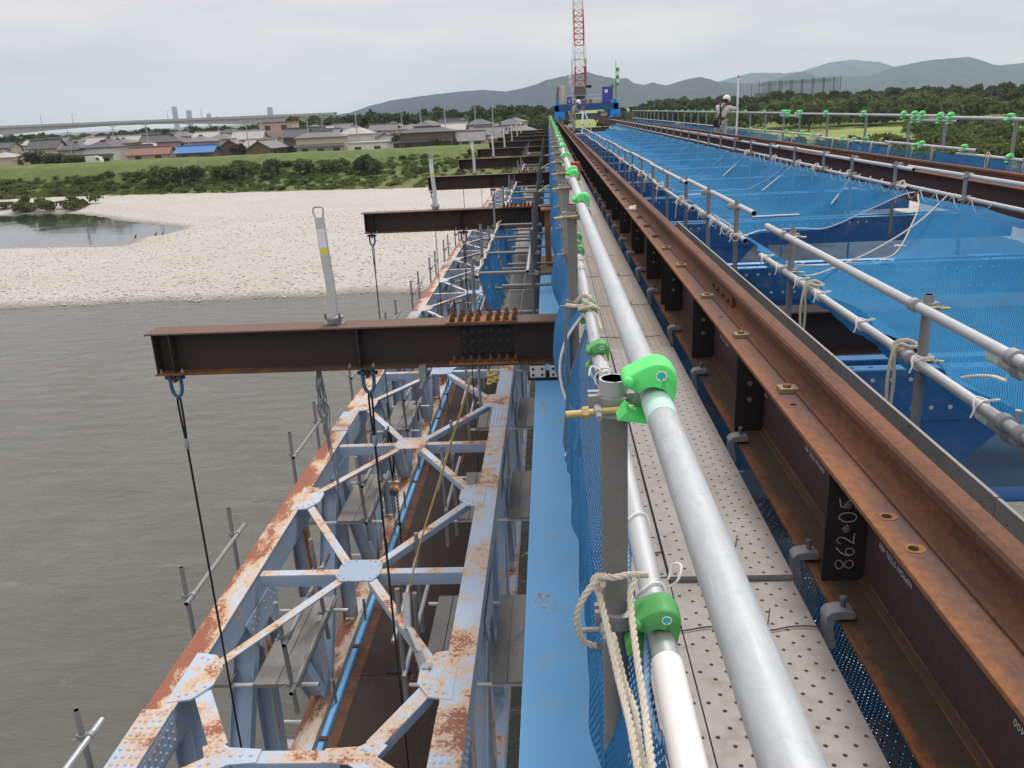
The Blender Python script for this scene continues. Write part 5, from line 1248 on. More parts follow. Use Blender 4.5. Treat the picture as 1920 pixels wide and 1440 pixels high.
pipe('post', (-3.72, 2.12, Z(6.0)), (-3.72, 2.12, Z(4.18)), o, 'pipe_old'); pipe('rail', (-3.66, -1, Z(4.42)), (-3.66, 2.3, Z(4.42)), o, 'pipe'); put('coupler', COUP, o, (-3.72, 2.12, Z(4.42))); pipe('post', (-3.72, .3, Z(6)), (-3.72, .3, Z(4.18)), o, 'pipe_old'); scale_about_camera(lone)
def scaffold_right(i, y0):
    o = thing('truss_scaffold', 'board platform with pipes between truss and blue girder, %s from the camera' % nth(i), 'scaffold', (0, y0, 0), 'scaffolds between truss and blue girder')
    for k, x in enumerate((-.74, -.585, -.43)): put('board', board_mesh(.15, 1.6, i < 2, 'board_dull', .045, .08), o, (x, .38, Z(5.5)))
    for k, x in enumerate((-1.48, -1.30)): put('board', board_mesh(.17, 1.6, i < 2, 'board_dull', .045, .08), o, (x, .38, Z(5.5)))
    for y in (.42, 1.9): pipe('transom', (-1.6, y, Z(5.56)), (-.2, y, Z(5.56)), o, 'alu', PR, 10)
    pipe('rail', (-.33, -.3, Z(4.75)), (-.33, 1.5, Z(4.75)), o, 'pipe', PR, 12)
    for (x, y, h0, h1) in ((-1.62, .3, 5.9, 4.35), (-1.52, .62, 5.9, 4.6), (-1.66, 1.7, 5.8, 4.5), (-.36, 1.4, 6.0, 4.6)): pipe('post', (x, y, Z(h0)), (x + .02, y, Z(h1)), o, 'pipe_old', PR, 12)
    for (a, b) in (((-1.74, .5, Z(5.1)), (-1.70, 2.0, Z(4.95))), ((-1.60, .2, Z(5.3)), (-1.56, 1.9, Z(5.2)))): pipe('rail', a, b, o, 'pipe', PR, 12)
    return o
for i in range(8): scale_about_camera(scaffold_right(i, 6.72 + 3.6 * i))
# higher scaffold walkway along the blue girder beyond the first beam
ws = thing('side_scaffold', 'pipe scaffold walkway with mesh boards beyond the first cantilever beam', 'scaffold', (0, 0, 0))
for k in range(9):
    y = 11.6 + 4.0 * k
    for j, x in enumerate((-1.06, -.81, -.56)):
        b = put('board', board_mesh(.24, 3.98, False, 'board_dull' if (k + j) % 2 else 'board_brown'), ws, (x, y, Z(3.2)))
        if k < 2: mb = MB(); mb.grid(1, 12, lambda u, v: (x + .01 + .22 * u, y + .05 + 3.8 * v, Z(3.19)), lambda u, v: (.22 * u, 3.8 * v)); B(mb, 'mesh_face', 'mesh_grey', ws)
for k in range(22):
    y = 12.1 + 1.8 * k
    pipe('post', (-1.17, y, Z(4.3)), (-1.17, y, Z(2.02 if k % 2 == 0 else 1.75)), ws, 'pipe_old', PR, 10)
    pipe('post', (-.285, y - .1, Z(4.3)), (-.285, y - .1, Z(1.62 - .1 * (k % 3))), ws, 'pipe_dark', PR + .004, 10)
    for h, x0, x1 in ((2.25, -1.2, -.25), (2.85, -1.2, -.2), (2.45, -.75, .1)): pipe('transom', (x0, y + .06, Z(h)), (x1, y + .06, Z(h)), ws, 'pipe_old', PR, 10)
    if k < 12: put('coupler', COUP, ws, (-1.17, y, Z(2.25))); put('coupler', COUP, ws, (-.285, y - .1, Z(2.25)))
for k in range(9):
    for x, h in ((-1.10, 2.25), (-1.10, 2.85), (-.36, 2.2)): pipe('ledger', (x, 11.9 + 4.2 * k, Z(h)), (x, 16.05 + 4.2 * k, Z(h)), ws, 'pipe', PR, 10)
for i, (y0, y1) in enumerate([(12.2, 15.6), (16.0, 22.0), (23.5, 30)]):
    mb = MB(); mb.grid(60, 14, lambda u, v: (-1.09 + .20 * v ** 1.4 + .05 * math.sin(u * 19 + v * 2) * v + .02 * math.sin(u * 53), y0 + (y1 - y0) * u, Z(2.25) - .88 * v + .04 * math.sin(u * 23) * v), lambda u, v: (3 * (y1 - y0) / 3 * u, .9 * v))
    tag(B(mb, 'side_net', 'net'), 'rumpled blue net on the side scaffold, %s from the camera' % nth(i), 'safety net', 'nets on the side scaffold')
    mb = MB(); rope(mb, [(-1.09 + .02 * math.sin(q * 1.7), y0 + (y1 - y0) * q / 14, Z(2.21) + .03 * math.sin(q * 2.3)) for q in range(15)], .016); tag(B(mb, 'rope', 'rope'), 'cream rope wrapped along the side scaffold rail, %s from the camera' % nth(i), 'rope', 'ropes on the side scaffold')
# chain hoists and yellow rope inside the truss
def hoist(i, x, y, h, label):
    o = thing('chain_hoist', label, 'chain hoist', (x, y, Z(h)), 'chain hoists')
    mb = MB(); mb.lathe((0, -.07, 0), (0, 1, 0), [(.06, 0), (.085, .02), (.085, .12), (.06, .14)], 8); B(mb, 'body', 'orange', o)
    mb = MB(); mb.lathe((0, -.085, 0), (0, 1, 0), [(.05, 0), (.055, .016)], 12); B(mb, 'hand_wheel', 'shackle', o)
    mb = MB(); mb.tube(spline([(0, 0, .08), (.02, 0, .13), (.0, 0, .18), (-.03, 0, .15)], 5), .012, 8); B(mb, 'hook', 'orange', o)
    for k, (dx, L) in enumerate(((-.05, .75), (-.02, .6), (.025, .95), (.05, .7))):
        mb = MB()
        for q in range(int(L / .032)):
            z = -.07 - q * .032; a = (q % 2) * 1.5708; mb.tube([(dx + .009 * math.cos(a), .009 * math.sin(a), z), (dx + .009 * math.cos(a), .009 * math.sin(a), z - .028), (dx - .009 * math.cos(a), -.009 * math.sin(a), z - .028), (dx - .009 * math.cos(a), -.009 * math.sin(a), z), (dx + .009 * math.cos(a), .009 * math.sin(a), z)], .0038, 5, False)
        c = B(mb, 'chain', 'chain', o); c['kind'] = 'stuff'
    mb = MB(); cord(mb, [(0, 0, .18), (.03, 0, .6), (.0, 0, 1.1)], .012); cord(mb, [(0, 0, .18), (-.03, 0, .6), (.0, 0, 1.1)], .012); B(mb, 'sling', 'wire', o)
    return o
M['chain'] = m_plain('dark_chain_steel', (.06, .055, .05), .5, .4, .3, 40)
scale_about_camera(hoist(0, -2.62, 12.0, 5.65, 'orange chain hoist with hanging chains inside the truss'))
scale_about_camera(hoist(1, -2.36, 19.5, 5.35, 'orange chain hoist with blue chain hanging further along the truss'))
mb = MB(); rope(mb, [(-0.828, 7.800, 10.538), (-1.068, 8.200, 9.862), (-1.437, 8.700, 8.823), (-1.691, 9.000, 8.113), (-1.963, 9.350, 7.249)], .013)
tag(B(mb, 'rope', 'rope_y'), 'tan rope stretched from the first beam down to the steel lever', 'rope')
mb = MB(); 
for q in range(5): cord(mb, [(-.62 + .05 * math.cos(q * 2 + a), 7.8 + .05 * math.sin(q + a), Z(2.44 + .02 * q) - .01 * math.sin(a * 2)) for a in (0, 1.2, 2.4, 3.6, 4.8, 6.0)], .012)
tag(B(mb, 'rope_knot', 'rope_y'), 'bundled tan rope knot under the first beam', 'rope knot')
lv = thing('lever_post', 'bent grey steel lever post standing on the right truss gusset', 'lever', (-2.016, 9.380, 7.176))
mb = MB(); P0 = Vector((-2.016, 9.380, 7.176)); pts = [Vector(q) - P0 for q in ((-2.021, 9.380, 7.121), (-1.959, 8.980, 6.846), (-1.767, 8.570, 6.785), (-1.678, 8.360, 6.712), (-1.699, 8.300, 6.493))]
for a, b in zip(pts, pts[1:]): mb.bar(a, b, .085, .06, (0, 1, 0))
B(mb, 'mast', 'clamp', lv, False); mb = MB(); mb.tube(spline([(-.05, 0, 0), (-.05, 0, .1), (.04, 0, .1), (.04, 0, 0)], 4), .01, 8); B(mb, 'handle', 'pipe_dark', lv)
mb = MB(); q = pts[3]; mb.box(q.x - .02, q.x + .10, q.y - .06, q.y + .05, q.z - .08, q.z + .06); mb.lathe((q.x + .08, q.y - .07, q.z), (0, 0, 1), [(.014, -.1), (.014, .1)], 8); B(mb, 'screw_clamp', 'clamp', lv)

# ================================================================== blue crossbeams between the girders
XBY = [5.42 + 3.75 * k for k in range(-1, 17)]
hb = MB(); hb.lathe((0, 0, 0), (0, -1, 0), [(.015, 0), (.015, .006), (.010, .008)], 10); HBOLT = mk(hb, 'bolt', 'white_steel', False)
hb = MB(); hb.lathe((0, 0, 0), (0, 0, 1), [(.015, 0), (.014, .003)], 10); TBOLT = mk(hb, 'bolt', 'xbeam', False)
for i, y in enumerate(XBY):
    o = thing('crossbeam', 'blue bolted crossbeam under the centre net, %s from the camera' % nth(i), 'crossbeam', (0, y, Z(1.75)), 'blue crossbeams')
    for dy in (0, .24):
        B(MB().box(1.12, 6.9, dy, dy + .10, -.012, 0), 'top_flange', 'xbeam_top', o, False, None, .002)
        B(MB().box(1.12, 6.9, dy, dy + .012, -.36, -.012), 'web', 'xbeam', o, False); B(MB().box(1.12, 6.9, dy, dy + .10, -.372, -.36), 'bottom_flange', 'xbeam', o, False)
    if i < 6:
        for k in range(26):
            x = 1.62 + .125 * k
            put('bolt', HBOLT, o, (x, 0, -.075)); 
            if i < 3: put('bolt', HBOLT, o, (x + .03, 0, -.28)); put('bolt', TBOLT, o, (x, .05, 0))
    B(MB().prism([(2.05, .02, -.373), (3.1, .02, -.373), (2.55, .02, -.95), (2.05, .02, -.95)], (0, .012, 0)), 'gusset_plate', 'xbeam', o, False)
    B(MB().prism([(1.52, .03, -.373), (2.04, .03, -.373), (1.52, .03, -.80)], (0, .012, 0)), 'gusset_plate', 'xbeam_top', o, False)
    B(MB().box(1.5, 5.0, -.06, .14, -.97, -.951), 'lower_flange', 'xbeam', o, False)
    for x in (2.36, 3.5, 4.5): B(MB().box(x - .006, x + .006, -.05, .019, -.95, -.373), 'stiffener', 'xbeam_top', o, False)
    for x in (2.0, 3.0, 4.2): B(MB().box(x - .08, x + .08, .05, .13, -2.6, -.98), 'leg', 'xbeam_top', o, False)
mb = MB(); mb.grid(24, 160, lambda u, v: (1.25 + 8.0 * u, 6.6 + 56 * v, Z(2.95) - .35 * math.sin(math.pi * u) - .05 * math.sin(v * 90)), lambda u, v: (8.0 * u, 56 * v)); tag(B(mb, 'dark_backing_net', 'net_dark'), 'added dark blue net sheet backing the centre net below the crossbeams', 'safety net')  # added sheet, keeps the view through the centre net dark over bright gravel
# toe beam of pale steel behind the opening
pl = tag(B(MB().box(2.9, 4.1, 11.0, 11.5, Z(2.2), Z(2.17)), 'mesh_tray', 'expanded', None, False), 'pale grating tray seen through the net opening', 'tray')

# ================================================================== inner guardrails beside the centre net
def inner_rail(x, side, label, posts, tops, lows, htop, hlow):
    g = thing('guardrail', label, 'guardrail', (0, 0, 0))
    for i, y in enumerate(posts):
        pipe('post', (x - side * .05, y, Z(1.85)), (x - side * .05, y, Z(htop - .055)), g, 'pipe_old', PR, 16 if y < 9 else 8)
        if y < 26:
            for h in (htop, hlow):
                c = put('coupler', COUP, g, (x - side * .052, y, Z(h))); c.scale.x = side
                if y < 9: put('bolt', ZBOLT, c)
    for (ya, yb, dx, dh) in tops: pipe('top_rail', (x + dx, ya, Z(htop + dh)), (x + dx, yb, Z(htop + dh)), g, 'pipe_new' if ya < 9 else 'pipe', PR, 20 if ya < 9 else 10)
    for (ya, yb, dx, dh) in lows: pipe('low_rail', (x + dx, ya, Z(hlow + dh)), (x + dx, yb, Z(hlow + dh)), g, 'pipe', PR, 20 if ya < 9 else 10)
    for (ya, yb, dx, dh) in tops[:1] + lows[:1]: 
        hh = htop if (ya, yb, dx, dh) in tops else hlow
    return g
IX = 1.72
tops = [(-.5, 3.30, .03, .055), (2.0, 6.80, 0, 0), (7.55, 11.3, .07, -.01)] + [(10.9 + 3.7 * k, 14.75 + 3.7 * k, .03 * (k % 2), -.005) for k in range(9)]
lows = [(-.5, 3.32, .03, .055), (2.0, 6.95, 0, 0), (7.75, 10.6, .05, .0)] + [(10.4 + 3.8 * k, 14.3 + 3.8 * k, .03 * (k % 2), 0) for k in range(9)]
gi = inner_rail(IX, -1, 'low pipe rail along the near edge of the centre net', [3.95, 6.25, 8.15, 9.6, 11.2, 13, 14.8] + [16.6 + 1.8 * k for k in range(16)], tops, lows, .965, 1.225)
for (h, y) in ((1.020, 3.30), (1.280, 3.32)): B(MB().tube([(IX + .03, y - .1, Z(h)), (IX + .03, y + .001, Z(h))], PR + .0006, 20), 'painted_end', 'mint', gi)
for h in (.99, 1.25):
    for y in (2.95, 3.08):
        c = MB(); clamp_ring(c, (IX + .03, y, Z(h + .025)), (0, 1, 0), PR + .001, .05, .01); clamp_ring(c, (IX, y, Z(h - .025)), (0, 1, 0), PR + .001, .05, .01); c.lathe((IX + .045, y, Z(h) + .01), (0, 0, 1), [(.008, 0), (.008, .05), (.013, .05), (.013, .065)], 8); B(c, 'coupler', 'clamp', gi)
FX = 4.75
topsf = [(4.0, 8.2, -.03, .01), (8.0, 11.6, 0, 0), (11.35, 15.1, -.04, .02), (14.9, 18.3, 0, .0), (18.0, 21.5, -.03, .02), (22.5, 26, 0, 0), (26.2, 30, 0, 0)] + [(30 + 4 * k, 33.9 + 4 * k, 0, 0) for k in range(9)]
lowsf = [(4.0, 8.2, 0, 0), (8, 11.7, 0, 0), (11.5, 15.2, -.03, .02)] + [(15.0 + 3.9 * k, 19 + 3.9 * k, .02 * (k % 2), .0) for k in range(12)]
gf = inner_rail(FX, 1, 'low pipe rail along the far edge of the centre net', [8.2, 9.9, 11.9, 13.6, 15.0, 16.8, 18.6, 20.4, 22.2] + [24 + 1.8 * k for k in range(20)], topsf, lowsf, .935, 1.185)

# ================================================================== centre net, lying over the crossbeams
def edge(t): return float(sstep(0, 1, np.float64(t)))
def cnet(y0, y1, nu, nv, cuts=None):
    def fn(u, v):
        y = y0 + (y1 - y0) * v; xa, xb = IX + .02, FX - .02; x = xa + (xb - xa) * u
        e = min(1, min(u / .30, (1 - u) / .34)); k = (y - XBY[0]) / 3.75; fr = k - math.floor(k)
        sag = math.sin(math.pi * fr) ** 1.2 * .15; lift = .02 * math.sin(y * 5.1 + x * 2) * .5 + .02 * math.sin(x * 4.3 + y * 1.7)
        h = 1.225 + (1.66 - 1.225 + sag) * edge(e) ** .9 - lift * edge(e) * (1 - .6 * e) * 0 
        sc = .10 * abs(math.sin(math.pi * y / .9)) * max(0, 1 - u / .05) + .16 * abs(math.sin(math.pi * (y + .4) / 1.8)) ** .7 * max(0, 1 - (1 - u) / .10)
        x2 = x + sc * (1 if u < .5 else -1); z = Z(h) - lift * edge(e) * .5 + (.028 * fbm(x * 1.6, y * .9, 1, 3) + .010 * fbm(x * 6 + 9, y * 3.2, 1, 2)) * edge(e)
        yy = y
        if cuts: yy = cuts(u, v, y)
        return (x2, yy, z)
    return fn, (lambda u, v: ((FX - IX) * 1.1 * u, (y1 - y0) * v))
CN = thing('centre_net', 'nearest blue safety net spread over the crossbeams', 'safety net', (0, 0, 0), 'centre safety nets')
f1, uv1 = cnet(1.0, 9.6, 60, 120, lambda u, v, y: y - (1.3 * math.sin(math.pi * u) ** 1.3 * max(0, (v - .55) / .45) ** 2) + (1.2 * u * max(0, (v - .6) / .4)))
mb = MB(); mb.grid(64, 130, f1, uv1); B(mb, 'netting', 'net_fine', CN)
mb = MB(); rope(mb, [Vector(f1(k / 24, 1.0)) + Vector((0, 0, .012)) for k in range(25)], .010); B(mb, 'border_rope', 'rope', CN)
mb = MB(); 
CN2 = thing('centre_net', 'long blue safety net draped in folds over the far crossbeams', 'safety net', (0, 0, 0), 'centre safety nets')
f2, uv2 = cnet(10.2, 62, 60, 500, lambda u, v, y: y + max(0, (.05 - v) / .05) * (1.5 * math.sin(math.pi * u) ** 1.2 + 1.1 * u - .2))
mb = MB(); mb.grid(44, 620, f2, uv2); B(mb, 'netting', 'net_far', CN2)
mb = MB(); cord(mb, [Vector(f2(k / 24, 0.0)) + Vector((0, 0, .012)) for k in range(25)], .007); B(mb, 'border_rope', 'cord', CN2)
for k, yy in enumerate((16.7, 22.3, 27.9, 35.4)):                # laced seams between the net sheets
    mb = MB(); cord(mb, [Vector(f2(q / 20, (yy - 10.2) / 51.8)) + Vector((0, .05 * math.sin(q * 2.2), .014)) for q in range(21)], .009); B(mb, 'seam_cord', 'net_lace', CN2)
# the near net is bunched along its rail
mb = MB(); 
def bunch(u, v):
    y = 3.1 + 3.9 * u; a = v * 2.6 - .4; r = .085 + .025 * math.sin(y * 9) + .015 * math.sin(y * 23)
    return (IX + .035 + r * (1 - math.cos(a)) * .9, y, Z(1.235) - .03 - r * math.sin(a) * .9 - .02 * v)
mb.grid(150, 12, bunch, lambda u, v: (3.9 * u, .30 * v)); B(mb, 'bunched_edge', 'net', CN)
# cords tying the nets to the rails
def bow(mb, c, r=.004, s=1.0, ph=0):
    c = Vector(c); R0 = PR + r
    cord(mb, [c + Vector((R0 * math.cos(a), .008 * math.sin(2 * a + ph), R0 * math.sin(a))) for a in [j * .8 for j in range(9)]], r, 5, 4)
    cord(mb, [c + Vector(v) * s for v in ((0, -.005, .03), (.03, -.03, .045), (.055, -.01, .035), (.02, 0, .03), (-.02, .02, .04), (-.045, -.01, .03), (-.05, -.03, .0), (-.06, -.03, -.03))], r, 5, 4)
k = 0
for y in (3.25, 3.85, 4.6, 5.35, 5.8, 6.3, 6.75, 7.95, 8.4, 9.0, 9.7, 10.4, 11.0):
    mb = MB(); bow(mb, (IX, y, Z(1.225)), .0045, 1, k); tag(B(mb, 'cord_tie', 'cord'), 'white cord bow on the near rail of the centre net, %s from the camera' % nth(k), 'cord tie', 'cord bows beside the centre net'); k += 1
for i, y in enumerate((4.05, 5.55)):
    mb = MB(); c = Vector((IX - .03, y, Z(1.22)))
    rope(mb, [c + Vector(v) for v in ((.03, .06, .03), (.07, .02, .05), (.10, -.01, .03), (.05, -.03, .035), (.0, -.01, .045), (-.03, -.02, .0), (-.05, -.04, -.12), (-.045, -.04, -.24))], .009)
    rope(mb, [c + Vector(v) for v in ((.09, .03, .04), (.04, .01, .06), (-.01, .02, .04), (-.02, -.02, -.02), (-.015, -.03, -.14), (-.02, -.03, -.30))], .009)
    rope(mb, [c + Vector((.03 + .034 * math.cos(a), .01 * a - .03, .0 + .034 * math.sin(a))) for a in [j * .8 for j in range(13)]], .009)
    tag(B(mb, 'rope', 'rope'), '%s cream rope knotted on the near rail of the centre net' % ['nearer', 'farther'][i], 'rope', 'cream ropes beside the centre net')
for i, y in enumerate((11.4, 13.5, 15.2, 16.3, 18.1, 20.6)):
    for j, (xx, nm, hh) in enumerate(((IX, 'near', 1.225), (FX, 'far', 1.185))):
        mb = MB(); c = Vector((xx, y + .4 * j, Z(hh)))
        for q in range(3): cord(mb, [c + Vector((.05 * math.cos(a + q), .05 * math.sin(1.3 * a) + .06 * q - .06, .05 * math.sin(a + q * 2))) for a in [w * .9 for w in range(8)]], .009, 6, 4)
        cord(mb, [c, c + Vector((-.05, -.03, -.08)), c + Vector((-.06, -.02, -.24))], .008)
        tag(B(mb, 'rope', 'rope'), 'tangled cream rope on the %s rail of the centre net, %s from the camera' % (nm, nth(i)), 'rope', 'rope tangles on the inner rails')
for i in range(26):
    y = 9.3 + .45 * i; mb = MB(); c = Vector((FX, y, Z(1.185)))
    cord(mb, [c + Vector((.0, 0, .03)), c + Vector((-.034, .0, 0)), c + Vector((-.04, .12, -.09)), c + Vector((-.05, .24, -.13)), c + Vector((-.034, .42, -.03)), c + Vector((0, .45, .03))], .006, 5, 5)
    tag(B(mb, 'cord_loop', 'cord'), 'white lacing loop on the far rail of the centre net, %s from the camera' % nth(i), 'cord loop', 'lacing loops on the far inner rail')
# long ropes slung across the net
mb = MB(); rope(mb, [(IX + .03, 7.05, Z(1.28)), (2.35, 7.9, Z(1.60)), (2.9, 8.6, Z(1.66)), (3.5, 9.1, Z(1.56)), (4.1, 9.6, Z(1.38)), (FX, 10.4, Z(1.19))], .010); tag(B(mb, 'rope', 'rope'), 'long cream rope slung across the opening in the centre net', 'rope')
for i, (a, b) in enumerate((((FX, 13.7, 1.20), (4.1, 12.6, 1.5)), ((FX, 16.9, 1.20), (3.9, 15.9, 1.6)), ((FX, 21.0, 1.2), (3.9, 19.5, 1.6)))):
    mb = MB(); rope(mb, [(a[0], a[1], Z(a[2])), ((a[0] + b[0]) / 2, (a[1] + b[1]) / 2, Z((a[2] + b[2]) / 2 + .01)), (b[0], b[1], Z(b[2]))], .012); tag(B(mb, 'rope', 'rope'), 'straight cream guy rope tied to the far inner rail, %s from the camera' % nth(i), 'rope', 'guy ropes on the centre net')
for i, (x, y) in enumerate(((2.72, 4.2), (3.4, 9.0), (2.6, 11.9), (3.9, 10.2))):
    p = f1((x - IX) / (FX - IX), min(1, max(0, (y - 1) / 8.6))); mb = MB(); c = Vector((p[0], p[1], p[2] + .02))
    cord(mb, [c + Vector(v) for v in ((-.06, 0, .01), (-.03, .03, .02), (.0, 0, .02), (-.04, -.02, .02), (.02, .01, .02), (.06, -.02, .012), (.08, .01, .01))], .006, 6, 5); tag(B(mb, 'cord_tie', 'cord'), 'small white cord knot lying on the centre net, %s from the camera' % nth(i), 'cord tie', 'cord knots on the centre net')
for i, (x, y, L) in enumerate(((3.0, 12.75, .7), (2.6, 16.3, .5))):
    mb = MB(); mb.tube([(x, y, Z(1.66)), (x + L, y + .05, Z(1.66))], .012, 8); tag(B(mb, 'white_strip', 'cord'), 'short white strip lying on the centre net, %s from the camera' % nth(i), 'strip', 'white strips on the centre net')
mb = MB(); rope(mb, [(1.989, 4.005, 11.650), (2.032, 3.941, 11.680), (2.041, 3.806, 11.720), (1.998, 3.622, 11.760)], .009); tag(B(mb, 'rope', 'rope'), 'short cream rope end by the clamped pipe ends at the right edge', 'rope')

# ================================================================== far walkway and its guardrail
OX = 6.28
fg = thing('guardrail', 'pipe guardrail with green covers along the far walkway', 'guardrail', (0, 0, 0))
FP = [10.0, 12.05, 15.5, 17.7, 20.2, 22.5, 23.9, 25.9] + [27.9 + 1.9 * k for k in range(24)]
FP = [8.2, 10.2, 12.1, 14.2, 15.6, 17.7, 20.1, 22.3, 23.8, 25.8] + [27.7 + 1.9 * k for k in range(24)]
for y in FP: pipe('post', (OX + .04, y, Z(1.8)), (OX + .04, y, Z(.385)), fg, 'pipe_old', PR, 10)
for a, b, h in [(4, 12.05, .41), (13.9, 14.1, .41)] + [(14.15, 22.6, .385)] + [(23.2 + 7 * k, 30.5 + 7 * k, .375) for k in range(6)] + [(11.95, 14.3, .405)]:
    pipe('top_rail', (OX, a, Z(h)), (OX, b, Z(h)), fg, 'pipe', PR, 10)
for a, b, h in [(13.7, 15.4, .455), (22.0, 24.0, .44)]: pipe('splice_rail', (OX, a, Z(h)), (OX, b, Z(h)), fg, 'pipe', PR, 10)
for a, b, h in [(6, 13.6, .93), (13.0, 16.5, .86), (16.3, 20.8, .90), (20.4, 25, .86)] + [(25 + 5 * k, 30.2 + 5 * k, .88) for k in range(8)]: pipe('mid_rail', (OX, a, Z(h)), (OX, b, Z(h)), fg, 'pipe', PR, 10)
k = 0
for y, h in [(12.2, .41), (13.95, .405), (14.3, .405), (13.95, .46), (14.3, .46), (15.0, .385), (15.3, .385), (15.0, .455), (15.3, .455), (15.75, .385), (17.75, .385), (20.1, .385), (22.1, .38), (22.35, .38), (22.1, .44), (22.35, .44), (23.2, .375), (23.5, .375), (23.2, .44), (23.5, .44), (23.75, .375), (25.8, .375), (28.2, .375), (30.1, .375), (32, .375), (33.9, .375), (35.8, .375), (37.7, .375), (39.6, .375), (41.5, .375), (43.4, .375), (47, .375), (51, .375), (55, .375)]:
    cover('bright green clamp cover on the far handrail, %s from the camera' % nth(k), OX, y, h, False, 0, False, 'green clamp covers on the far handrail', 1.15); k += 1
k = 0
for y, h in [(12.05, .93), (13.4, .86), (14.9, .86), (15.1, .9), (17.5, .87), (18.2, .9), (18.9, .9), (21.0, .86), (21.9, .86), (23.3, .86), (25.5, .88), (27.4, .88), (29.6, .88)]:
    cover('green clamp cover on the far lower rail, %s from the camera' % nth(k), OX, y, h, False, 0, False, 'green clamp covers on the far lower rail', 1.1); k += 1
nf = thing('safety_net', 'blue and teal safety net along the far guardrail', 'safety net', (0, 0, 0))
panels = [(6, 12.0, 'net_pale'), (12.0, 14.2, 'net'), (14.2, 16.0, 'net_teal'), (16, 18.6, 'net'), (18.6, 21.4, 'net_teal'), (21.4, 24, 'net_teal'), (24, 33, 'net'), (33, 46, 'net'), (46, 62, 'net')]
for a, b, mt in panels:
    mb = MB(); mb.grid(40, 8, lambda u, v: (OX - .03 - .05 * math.sin(math.pi * v) + .015 * math.sin(u * 31), a + (b - a) * u, Z(.93 + .03 * math.sin(u * (b - a) * 3) ** 2) - .55 * v), lambda u, v: ((b - a) * u, .55 * v)); B(mb, 'netting', mt, nf)
for i, y in enumerate((11.6, 12.6, 14.4, 15.2, 16.2, 17.1, 18.4, 19.4, 20.9, 22.6, 23.9, 26, 27.4)):
    mb = MB(); c = Vector((OX - .03, y, Z(.89)))
    cord(mb, [c + Vector((.03 * math.cos(a), .03 * math.sin(2 * a), .03 * math.sin(a))) for a in [w * .9 for w in range(9)]], .008, 5, 4); cord(mb, [c, c + Vector((-.02, .02, -.1)), c + Vector((-.03, -.02, -.22 - .1 * (i % 3)))], .007, 5, 4); cord(mb, [c, c + Vector((-.02, -.06, -.08)), c + Vector((-.03, -.05, -.18))], .007, 5, 4)
    tag(B(mb, 'rope', 'rope'), 'cream cord hanging off the far lower rail, %s from the camera' % nth(i), 'rope', 'cords on the far lower rail')
for i in range(16):
    a = 3.0 + 4 * i; o = put('scaffold_board', board_mesh(.4, 3.99, False, 'board_brown')); o.location = (5.62, a, Z(1.48)); tag(o, 'perforated board of the far walkway, %s from the camera' % nth(i), 'scaffold board', 'far walkway boards')

# ================================================================== gantry and crane far along the rails
GY = 70.0
def gz_(z): return CZ + z
gt = thing('gantry', 'blue travelling gantry frame straddling both crane rails', 'gantry', (0, GY, CZ))
for y in (-.35, 2.6): B(MB().box(.42, 5.62, y, y + .3, -.22, .26), 'crossbeam', 'gantry', gt, False, None, .01)
for x in (.55, 5.2): B(MB().box(x, x + .35, -.35, 2.9, -.24, .24), 'side_beam', 'gantry', gt, False, None, .01)
for x in (.96, 5.31):
    for y in (-.5, 2.55):
        b = B(MB().box(x - .42, x + .40, y, y + .42, -.62, -.24), 'bogie', 'gantry_b', gt, False, None, .02)
        for s in (-1, 1): B(MB().box(x - .42 if s < 0 else x + .1, x - .12 if s < 0 else x + .40, y, y + .42, -.82, -.62), 'axle_box', 'gantry_b', b, False)
        B(MB().lathe((x - .04, y + .21, -.73), (1, 0, 0), [(.2, 0), (.2, .08)], 16), 'wheel', 'machine', b)
for x in (.62, 5.15): B(MB().box(x, x + .3, -.38, -.02, .26, .56), 'jack_box', 'gantry_b', gt, False, None, .01)
B(MB().box(1.0, 5.1, -.2, 2.6, .27, .33), 'deck', 'machine', gt, False)
for x in (1.5, 2.2, 3.2, 3.9, 4.6): pipe('stanchion', (x, -.25, .3), (x, -.25, .95), gt, 'pipe', .02, 8)
for z in (.62, .92): pipe('handrail', (1.2, -.25, z), (4.9, -.25, z), gt, 'pipe', .02, 8)
B(MB().box(1.3, 4.8, .3, 1.4, -.9, -.45), 'motor_tray', 'machine', gt, False); B(MB().lathe((4.2, .2, -.55), (1, 0, 0), [(.14, 0), (.16, .05), (.16, .5), (.1, .55)], 14), 'motor', 'cream', gt)
B(MB().box(3.55, 3.95, -.1, .2, .33, .6), 'sign_board', 'cream', gt, False); B(MB().box(3.3, 3.5, -.1, .2, .33, .6), 'crate', 'splice', gt, False)
def on_gantry(name, label, cat, loc): return thing(name, label, cat, (loc[0], GY + loc[1], CZ + loc[2]))
o = on_gantry('tank', 'tall cream cylinder standing on the left of the gantry', 'tank', (1.24, .3, .33)); B(MB().lathe((0, 0, 0), (0, 0, 1), [(.15, 0), (.15, 1.15), (.17, 1.16), (.17, 1.3), (.14, 1.32), (.14, 1.42)], 16), 'shell', 'cream', o); B(MB().box(-.2, .2, -.2, .2, -.03, 0), 'base', 'machine', o, False)
o = on_gantry('control_cabinet', 'violet blue control cabinet with white notice on the gantry', 'cabinet', (4.66, .0, .33)); B(MB().box(-.33, .33, -.3, .4, .0, 1.12), 'body', 'violet', o, False, None, .01); B(MB().box(-.15, .08, -.306, -.301, .72, .95), 'notice', 'white', o, False); B(MB().box(-.36, .36, -.33, .43, 1.121, 1.16), 'roof', 'machine', o, False)
